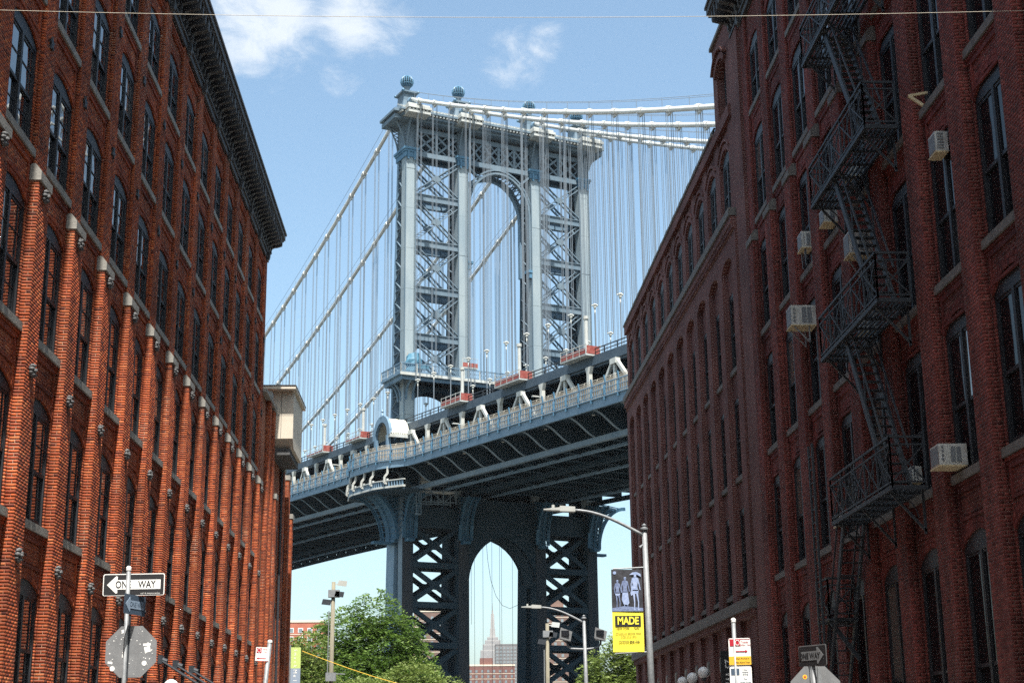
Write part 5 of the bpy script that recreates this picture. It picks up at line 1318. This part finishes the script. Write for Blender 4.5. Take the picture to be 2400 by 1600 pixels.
# ------------------------------------------------------------------ street lamps
def street_lamp(x, y, h, reach, rise, lb):
    r_ = empty('street_lamp', (x, y, .13), lb, 'street lamp'); z = h-.13
    b = MB(); b.tube([(.0, 0, 0), (-.10, 0, z)], .125, 14, .075); b.build('pole', MT['galv'], r_, smooth=True)
    b = MB(); b.lathe([(.12, z-.05), (.13, z), (.06, z+.04), (.08, z+.1), (.001, z+.16)], (-.10, 0, 0), 10); b.build('finial', MT['galv'], r_)
    b = MB(); pts = []
    for t in np.linspace(0, 1, 12):
        pts.append((-.12-reach*t, 0, z-.22+rise*math.sin(t*math.pi/2*.98)))
    b.tube(pts, .055, 8, .04); b.build('arm', MT['galv'], r_, smooth=True)
    e = pts[-1]; hd = MB()
    hd.hexa([(e[0]+.05, -.14, e[2]-.06), (e[0]+.05, .14, e[2]-.06), (e[0]+.05, .14, e[2]+.09), (e[0]+.05, -.14, e[2]+.09)], [(e[0]-.42, -.15, e[2]-.05), (e[0]-.42, .15, e[2]-.05), (e[0]-.42, .15, e[2]+.12), (e[0]-.42, -.15, e[2]+.12)])
    hd.hexa([(e[0]-.42, -.17, e[2]-.03), (e[0]-.42, .17, e[2]-.03), (e[0]-.42, .17, e[2]+.07), (e[0]-.42, -.17, e[2]+.07)], [(e[0]-.92, -.10, e[2]), (e[0]-.92, .10, e[2]), (e[0]-.92, .10, e[2]+.03), (e[0]-.92, -.10, e[2]+.03)])
    hd.lathe([(.05, .07), (.05, .16), (.001, .17)], (e[0]-.62, 0, e[2]), 8); hd.build('lamp_head', MT['steel_white'], r_)
    return r_
l1 = street_lamp(5.86, 46.0, 8.26, 2.15, .80, 'tall galvanised street lamp on the right carrying the yellow banner')
b = MB(); b.tube([(-.10, 0, 6.95), (-1.10, 0, 6.9)], .02, 6); b.build('banner_arm', MT['galv'], l1); b = MB(); b.tube([(-.05, 0, 4.42), (-1.10, 0, 4.38)], .02, 6); b.build('banner_arm', MT['galv'], l1)
b = MB(); b.tube([(-.25, 0, 7.55), (-.16, 0, 7.62), (-.08, 0, 7.5)], .05, 8); b.build('clamp', MT['galv'], l1)
bn = empty('street_banner', (5.17, 45.97, 4.55), 'yellow and black banner reading MADE hanging from the tall street lamp', 'banner')
def wavy(x0, x1, z0, z1, material, name, y=0, amp=.02):
    b = MB(); n = 8; mm = 10
    vs = [(x0+(x1-x0)*i/n, y+amp*math.sin(3.1*i/n+1.7*j/mm*3), z0+(z1-z0)*j/mm) for j in range(mm+1) for i in range(n+1)]
    vs2 = [(a, c+.006, d_) for a, c, d_ in vs]
    k = len(vs); f = []
    for j in range(mm):
        for i in range(n): q0 = j*(n+1)+i; f += [(q0, q0+1, q0+n+2, q0+n+1), (k+q0, k+q0+n+1, k+q0+n+2, k+q0+1)]
    b.add(vs+vs2, f); return b.build(name, material, bn, smooth=True)
wavy(-.47, .47, 0, 1.20, MT['banner_y'], 'yellow_panel', amp=.008); wavy(-.47, .47, 1.20, 2.46, MT['banner_k'], 'picture_panel', amp=.012)
YB = -.022
def flat(poly, material, name, y=YB): 
    b = MB(); b.prism(poly, lambda a, c: (a, y, c), lambda a, c: (a, y-.003, c)); return b.build(name, material, bn)
flat([(-.47, 1.205), (.47, 1.205), (.47, 1.30), (-.1, 1.36), (-.47, 1.30)], MT['banner_b2'], 'floor_print', YB+.004)
def figure(cx, z0, h, skirt, hat, mats, name):
    s = h/1.0; m1, m2 = mats; x = lambda a: cx+a*s; z = lambda c: z0+c*s
    flat([(x(.012+.034*math.cos(a)), z(.93+.05*math.sin(a))) for a in np.linspace(0, 5.9, 12)], m1, name+'_head')
    if hat: flat([(x(-.15), z(.955)), (x(-.05), z(1.02)), (x(.05), z(1.03)), (x(.16), z(.98)), (x(.17), z(.90)), (x(.06), z(.96)), (x(-.05), z(.955))], m1, name+'_hat', YB-.001)
    else: flat([(x(-.035), z(.955)), (x(.0), z(.995)), (x(.045), z(.985)), (x(.055), z(.955))], m2, name+'_hat', YB-.001)
    flat([(x(-.075), z(.86)), (x(-.02), z(.89)), (x(.04), z(.89)), (x(.095), z(.86)), (x(.075), z(.72)), (x(.06), z(.64)), (x(.09), z(.52)), (x(-.07), z(.52)), (x(-.045), z(.64)), (x(-.065), z(.74))], m1, name+'_torso')
    if skirt: flat([(x(-.07), z(.54)), (x(.09), z(.54)), (x(.13), z(.2)), (x(.08), z(.13)), (x(-.05), z(.16)), (x(-.1), z(.3))], m2, name+'_dress')
    else: flat([(x(-.08), z(.55)), (x(.095), z(.55)), (x(.09), z(.46)), (x(.01), z(.44)), (x(-.07), z(.46))], m2, name+'_shorts')
    for a0, a1, w in ((-.035, -.02, .03), (.05, .085, .028)):
        flat([(x(a0-w), z(.48)), (x(a0+w), z(.48)), (x(a1+w*.55), z(.22)), (x(a1+w*.3), z(.04)), (x(a1+w*1.2), z(0)), (x(a1-w*.7), z(0)), (x(a1-w*.4), z(.22))], m1, name+'_leg', YB+.001)
    flat([(x(-.075), z(.86)), (x(-.115), z(.70)), (x(-.10), z(.52)), (x(-.08), z(.52)), (x(-.088), z(.70)), (x(-.05), z(.82))], m1, name+'_arm', YB-.0005)
    flat([(x(.095), z(.86)), (x(.13), z(.70)), (x(.155), z(.55)), (x(.13), z(.54)), (x(.105), z(.68)), (x(.07), z(.80))], m1, name+'_arm', YB-.0005)
figure(-.30, 1.29, .86, False, False, (MT['banner_b2'], MT['banner_b']), 'print'); figure(-.07, 1.26, .98, True, False, (MT['banner_b2'], MT['banner_b']), 'print'); figure(.24, 1.23, 1.12, False, True, (MT['banner_b'], MT['banner_b']), 'print')
flat([(.10, 1.75), (.16, 1.98), (.2, 1.98), (.17, 1.70), (.12, 1.66)], MT['banner_b'], 'print_cape', YB+.002)
flat([(-.37+.05*math.cos(a), 2.36+.05*math.sin(a)) for a in np.linspace(0, 6.0, 14)], MT['banner_b'], 'grommet_print')
flat([(-.39, .755), (.39, .755), (.39, 1.07), (-.39, 1.07)], MT['black'], 'logo_box', YB+.005)
text('MADE', .31, bn, (0, YB-.004, .912), MT['banner_y'], .80, bold=.008, spacing=.96)
text('NEW YORK', .075, bn, (-.155, YB, .70), MT['black'], 1.0, bold=.001); text('•', .075, bn, (.10, YB, .70), MT['black']); text('PayPal', .065, bn, (.26, YB, .70), MT['black'], 1.0, bold=.001)
text('BROOKLYN BRIDGE PARK', .066, bn, (0, YB, .545), MT['black'], 1.0); text('JUNE 24-25 2022', .066, bn, (.01, YB, .455), MT['black'], 1.0)
text('WWW.MA.DE', .088, bn, (.02, YB, .30), MT['black'], 1.15, bold=.0015)
l2 = street_lamp(6.28, 74.0, 7.95, 2.1, .75, 'smaller street lamp under the bridge with two floodlights on a yoke')
b = MB(); b.tube([(-.95, 0, 6.75), (-.92, 0, 6.5), (-.75, 0, 6.36), (-.05, 0, 6.33), (.55, 0, 6.40), (.68, 0, 6.6), (.70, 0, 6.85)], .05, 8); b.build('yoke', MT['galv'], l2, smooth=True)
for x, a in ((-1.02, .35), (.66, .35)):
    b = MB(); b.hexa([(x-.32, -.42, 7.05-.22), (x+.22, -.35, 6.9-.2), (x+.32, -.35, 7.15), (x-.25, -.42, 7.35)], [(x-.2, .25, 6.98-.2), (x+.28, .25, 6.9-.2), (x+.35, .25, 7.2), (x-.12, .25, 7.3)]); b.build('floodlight', MT['signback'], l2)
    b = MB(); b.box(x-.22, x+.16, -.44, -.425, 6.95, 7.2); b.build('floodlight_lens', MT['glass'], l2)
b = MB(); b.tube([(.7, 0, 6.6), (.9, .1, 6.1), (1.5, .2, 5.9), (2.4, .3, 6.3)], .015, 5); b.build('loose_wire', MT['iron'], l2)
# timber poles
def timber(x, y, h, lb, side):
    r_ = empty('utility_pole', (x, y, 0), lb, 'utility pole'); b = MB(); b.tube([(-.06, 0, 0), (.02, 0, h)], .145, 12, .105); b.build('pole', MT['wood'], r_, smooth=True)
    MB().box(-.26, .36, -.2, .2, h-.85, h-.45).build('clamp_box', MT['galv'], r_)
    for (x_, z_, s_, m2) in ((.5*side, h-.12, 1, 'steel_white'), (.34*side, h-.72, 1, 'iron'), (-.36*side, h-1.15, 1, 'iron')):
        b = MB(); b.hexa([(x_-.26, -.2, z_-.1), (x_+.24, -.2, z_-.16), (x_+.3, -.2, z_+.14), (x_-.18, -.2, z_+.2)], [(x_-.18, .2, z_-.06), (x_+.2, .2, z_-.1), (x_+.22, .2, z_+.12), (x_-.14, .2, z_+.14)]); b.beam((0, 0, z_), (x_, 0, z_), .05, .05); b.build('floodlight', MT[m2], r_)
    b = MB(); b.tube([(-.2, -.05, h-1.6), (-.24, -.05, 0)], .03, 6); b.build('conduit', MT['galv'], r_)
    MB().box(-.3, .25, -.22, .22, h-5.4, h-4.95).build('junction_box', MT['galv'], r_); b = MB(); b.beam((.1, 0, h-5.0), (.75, 0, h-5.02), .07, .05); b.build('short_arm', MT['galv'], r_)
    return r_
timber(-6.87, 85.0, 10.97, 'weathered timber pole with floodlights in front of the big green tree', 1)
timber(5.62, 95.0, 9.42, 'weathered timber pole with floodlights against the tower legs on the right', 1)
# wires
w = MB(); w.tube([(-14+28*t, 22.0, 13.30-.9*math.sin(math.pi*t)*.35+.12*t) for t in np.linspace(0, 1, 25)], .0042, 6); w.build('overhead_wire', MT['wire'], label='pale thin wire strung across the street between the rooftops', cat='wire')
w = MB(); w.tube([(-7.5+11*t, 75-12*t, 6.55-3.1*t-.45*math.sin(math.pi*t)) for t in np.linspace(0, 1, 25)], .014, 6); w.build('yellow_wire', MT['yellowwire'], label='yellow cable slanting down in front of the green trees', cat='wire')
for k, (s_, q_, zt, zb) in enumerate(((-2.6, -2.0, 36, 17.5), (-.9, -2.0, 36, 8), (.4, -2, 36, 8), (1.9, -2, 36, 9), (3.4, -2, 36, 10))):
    pass
r_ = empty('hanging_line', T0, 'dark work lines dangling from the deck inside the lower tower arch', 'rope', rotz=AL)
for k, (s_, zt, zb) in enumerate(((-3.4, 33, 19.0), (-2.9, 33, 6), (-1.6, 33, 6), (-.2, 33, 6), (1.0, 33, 6), (1.3, 33, 6), (3.0, 30, 6))):
    b = MB(); b.beam(P3(s_, -1.5, zb), P3(s_+.02*k, -1.5, zt), .035, .035); b.build('line', MT['iron'], r_)
b = MB(); b.tube([P3(a_, -1.6, c_) for a_, c_ in ((-1.0, 31), (-.75, 28), (-.3, 25.3), (.5, 23.1), (1.5, 21.8), (2.7, 21.4), (3.9, 21.9), (5.1, 22.9))], .03, 5); b.build('slack_line', MT['iron'], r_)

# ------------------------------------------------------------------ trees
def tree(x, y, lobes, trunk_h, n, lb, leafm, size=.2, seed=1):
    g = np.random.default_rng(seed)
    r_ = empty('leafy_tree', (x, y, 0), lb, 'tree', 'trees under the bridge')
    b = MB(); b.tube([(0, 0, 0), (.1, .1, trunk_h*.5), (0, 0, trunk_h)], .26, 9, .17)
    for (lx, ly, lz, ra, rz) in lobes: b.tube([(0, 0, trunk_h*.75), (lx*.45, ly*.45, (trunk_h*.75+lz)/2-.2), (lx, ly, lz)], .12, 6, .03)
    b.build('trunk', MT['bark'], r_)
    vol = np.array([l[3]**2*l[4] for l in lobes]); pick = g.choice(len(lobes), size=n//9, p=vol/vol.sum())
    L = np.array(lobes)[pick]; d = g.normal(size=(len(pick), 3)); d /= np.linalg.norm(d, axis=1)[:, None]
    rad = g.uniform(.35, 1.08, len(pick))**.6
    C = np.stack([L[:, 0]+d[:, 0]*rad*L[:, 3], L[:, 1]+d[:, 1]*rad*L[:, 3], L[:, 2]+d[:, 2]*rad*L[:, 4]], 1)
    # sprays: a drooping twig with nine leaflets
    out = d*np.array([1, 1, .35]); out /= np.linalg.norm(out, axis=1)[:, None]
    V = []; rn = []
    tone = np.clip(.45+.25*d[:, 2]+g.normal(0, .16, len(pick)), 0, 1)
    for k in range(9):
        t = (k//2)*.16+.05; sgn_ = -1 if k % 2 else 1
        p = C+out*t+np.array([0, 0, -1])*(t*t*.9)
        sd = np.cross(out, [0, 0, 1.]); sd /= (np.linalg.norm(sd, axis=1)[:, None]+1e-6)
        ax = sd*sgn_*.8+out*.5+g.normal(0, .25, p.shape); ax /= np.linalg.norm(ax, axis=1)[:, None]
        wv = np.cross(ax, g.normal(0, .5, p.shape)+np.array([0, 0, 1.0])); wv /= (np.linalg.norm(wv, axis=1)[:, None]+1e-6)
        ln = size*g.uniform(.8, 1.3, (len(p), 1)); wd = ln*.22
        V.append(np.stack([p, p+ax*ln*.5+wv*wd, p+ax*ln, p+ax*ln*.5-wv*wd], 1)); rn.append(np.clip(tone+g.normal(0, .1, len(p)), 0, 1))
    V = np.concatenate(V).reshape(-1, 3); F = np.arange(len(V)).reshape(-1, 4)
    bulk('crown', V, F, np.concatenate(rn), leafm, r_)
    return r_
tree(-5.9, 105, [(.4, 0, 10.9, 1.5, 1.5), (-1.4, .3, 9.7, 2.0, 1.6), (1.7, -.2, 9.4, 1.7, 1.4), (3.0, .2, 8.0, 1.2, 1.2), (-3.2, -.2, 8.4, 1.7, 1.5), (.6, .4, 8.3, 2.8, 2.0), (-1.2, -.6, 6.4, 3.2, 2.0), (2.0, -.6, 6.2, 2.4, 1.9), (3.4, .3, 6.4, 1.1, 1.5), (0, 0, 4.4, 3.8, 1.5)], 6.5, 64000, 'tallest green tree at the foot of the west tower leg', MT['leaf'], .24, 3)
tree(-10.6, 98, [(-.4, 0, 7.4, 1.5, 1.4), (1.0, .2, 6.4, 1.6, 1.5), (.3, -.3, 5.0, 2.2, 1.6), (2.2, 0, 4.8, 1.6, 1.5), (1.4, 0, 8.2, .9, 1.0)], 4.5, 30000, 'lower yellow green tree behind the lime and slate banner', MT['leaf2'], .2, 5)
tree(-3.4, 97, [(0, 0, 5.2, 2.0, 1.3), (2.4, .2, 4.9, 1.8, 1.3), (-2.2, 0, 5.0, 1.9, 1.2), (.9, -.4, 6.3, 1.3, 1.0)], 3.6, 26000, 'bushy yellow green tree low in front of the tallest tree', MT['leaf2'], .2, 9)
tree(12.4, 110, [(0, 0, 8.9, 1.4, 1.2), (-1.6, .2, 7.4, 1.5, 1.3), (.8, 0, 7.2, 2.0, 1.6), (-2.4, -.2, 6.0, 1.4, 1.2), (-.6, -.3, 5.6, 2.4, 1.5), (1.8, .2, 5.6, 2.0, 1.6)], 5.0, 34000, 'leafy green tree right of the tower below the yellow banner', MT['leaf2'], .24, 12)

# ------------------------------------------------------------------ city across the river
def block(name, x0, x1, y0, y1, h, lb, wallc, bandc, floors, nwin, fh=2.9, sidewin=3, group=None, roofbox=None, each=False, win=(1.3, 1.5), cat='building', base=0):
    r_ = empty(name, ((x0+x1)/2, y0, 0), lb, cat, group); cx = (x0+x1)/2; w = x1-x0
    MB().box(-w/2, w/2, 0, y1-y0, base, h).build('wall', wallc, r_)
    b = MB(); MB().box(-w/2-.2, w/2+.2, -.2, y1-y0+.2, h, h+.9).build('parapet', bandc, r_)
    wn = MB(); bd = MB(); singles = []
    for f in range(floors):
        z = h-1.2-(f+1)*fh
        bd.box(-w/2-.12, w/2+.12, -.12, y1-y0+.12, z-.28, z-.02)
        for k in range(nwin):
            xx = -w/2+w*(k+.5)/nwin; q = (xx-win[0]/2, xx+win[0]/2, -.1, .05, z+.5, z+.5+win[1]); singles.append(q)
            wn.box(*q)
        for k in range(sidewin):
            yy = (y1-y0)*(k+.5)/sidewin
            for sx in (-1, 1): wn.box(sx*(w/2+.08)-.06, sx*(w/2+.08)+.06, yy-win[0]/2, yy+win[0]/2, z+.5, z+.5+win[1])
    if each:
        for q in singles:
            o = MB().box(*q).build('window', MT['white'], r_); MB().box(q[0]+.2, q[1]-.2, q[2]-.06, q[2]-.01, q[4]+.2, q[5]-.2).build('pane', MT['farglass'], o)
    else: wn.build('windows', MT['farglass'], r_, kind='stuff')
    bd.build('floor_bands', bandc, r_, kind='stuff')
    if roofbox: MB().box(*roofbox).build('roof_house', wallc, r_)
    return r_
MT['farglass'] = glass_mat('far_window_glass', (.10, .12, .14), .2, 0)
MT['farbrick'] = mat('far_brown_brick', (.125, .078, .062), .9, noise=(.16, .10, .08), nscale=.15)
MT['farred'] = mat('far_red_brick', (.33, .10, .06), .9, noise=(.38, .13, .08), nscale=.15)
MT['farbrown'] = mat('far_red_brown_brick', (.13, .058, .048), .9, noise=(.16, .078, .064), nscale=.15)
MT['fargrey'] = mat('far_grey_brick', (.13, .125, .125), .9, noise=(.17, .16, .16), nscale=.1)
MT['farband'] = mat('far_cream_band', (.55, .48, .38), .9); MT['farstone'] = mat('far_limestone', (.25, .235, .22), .9, noise=(.29, .27, .25), nscale=.02)
block('apartment_block', -76, -53.5, 620, 640, 53.5, 'orange red apartment block with white windows left of the timber pole', MT['farred'], MT['farband'], 6, 6, 3.4, 2, each=True, win=(2.0, 1.9))
block('housing_tower', -21, -6.5, 750, 790, 69, 'brown housing tower glimpsed through the left lower tower bracing', MT['farbrick'], MT['farband'], 22, 4, 3.0, 10, 'brown housing towers across the river')
block('housing_tower', 46, 61, 800, 830, 74.5, 'brown housing tower with cream bands glimpsed through the right lower tower bracing', MT['farbrick'], MT['farband'], 24, 4, 3.0, 6, 'brown housing towers across the river', roofbox=(-6, 3, 4, 12, 74, 79.5))
block('brick_complex', 3, 34, 900, 930, 51, 'low red brick complex with roof house under the tower arch', MT['farbrown'], MT['farband'], 16, 9, 3.0, 4, roofbox=(-4.8, 2.8, 3, 12, 51, 55.8))
block('grey_highrise', 38, 66, 1500, 1530, 104, 'dark grey high rise with grid windows beside the pale skyscraper', MT['fargrey'], MT['fargrey'], 30, 8, 3.3, 4, win=(1.9, 1.7))
sk = empty('stepped_skyscraper', (113, 4800, 0), 'pale stepped art deco skyscraper with a needle spire framed by the tower arch', 'skyscraper')
for k, (hw, z0, z1) in enumerate(((46, 0, 110), (38, 110, 312), (31, 312, 330), (24, 330, 343), (17, 343, 353), (9, 353, 362), (5.2, 362, 425), (2.6, 425, 436))):
    MB().box(-hw, hw, -hw*.7, hw*.7, z0, z1).build('tier', MT['farstone'], sk)
    if hw > 9:
        b = MB(); n = int(hw/3.4)*2+1
        for j in range(n): xx = -hw+2*hw*(j+.5)/n; b.box(xx-.9, xx+.9, -hw*.7-.5, -hw*.7+.1, z0, z1-3)
        b.build('window_strip', MT['fargrey'], sk, kind='stuff')
b = MB(); b.tube([(0, 0, 436), (0, 0, 459)], 1.0, 6, .3); b.build('spire', MT['fargrey'], sk)
b = MB()
for a in (-1, 1): b.box(a*5.2-.8, a*5.2+.8, -5, 5, 362, 408); b.box(a*7-1, a*7+1, -4, 4, 362, 380)
b.build('mast_wing', MT['farstone'], sk)

# ------------------------------------------------------------------ air between here and the far city
hz = MB().box(-2600, 2600, -700, 6200, -1.2, 520).mesh('haze'); HM = bpy.data.materials.new('pale_summer_haze'); HM.use_nodes = True
nt = HM.node_tree; nt.nodes.remove(nt.nodes['Principled BSDF']); pv_ = nt.nodes.new('ShaderNodeVolumePrincipled')
pv_.inputs['Color'].default_value = (.86, .92, 1.0, 1); pv_.inputs['Density'].default_value = 3.2e-5; pv_.inputs['Anisotropy'].default_value = .2
nt.links.new(pv_.outputs[0], nt.nodes['Material Output'].inputs['Volume'])
link('haze', hz, HM, kind='stuff', label='thin pale summer haze filling the air over the river', cat='haze')
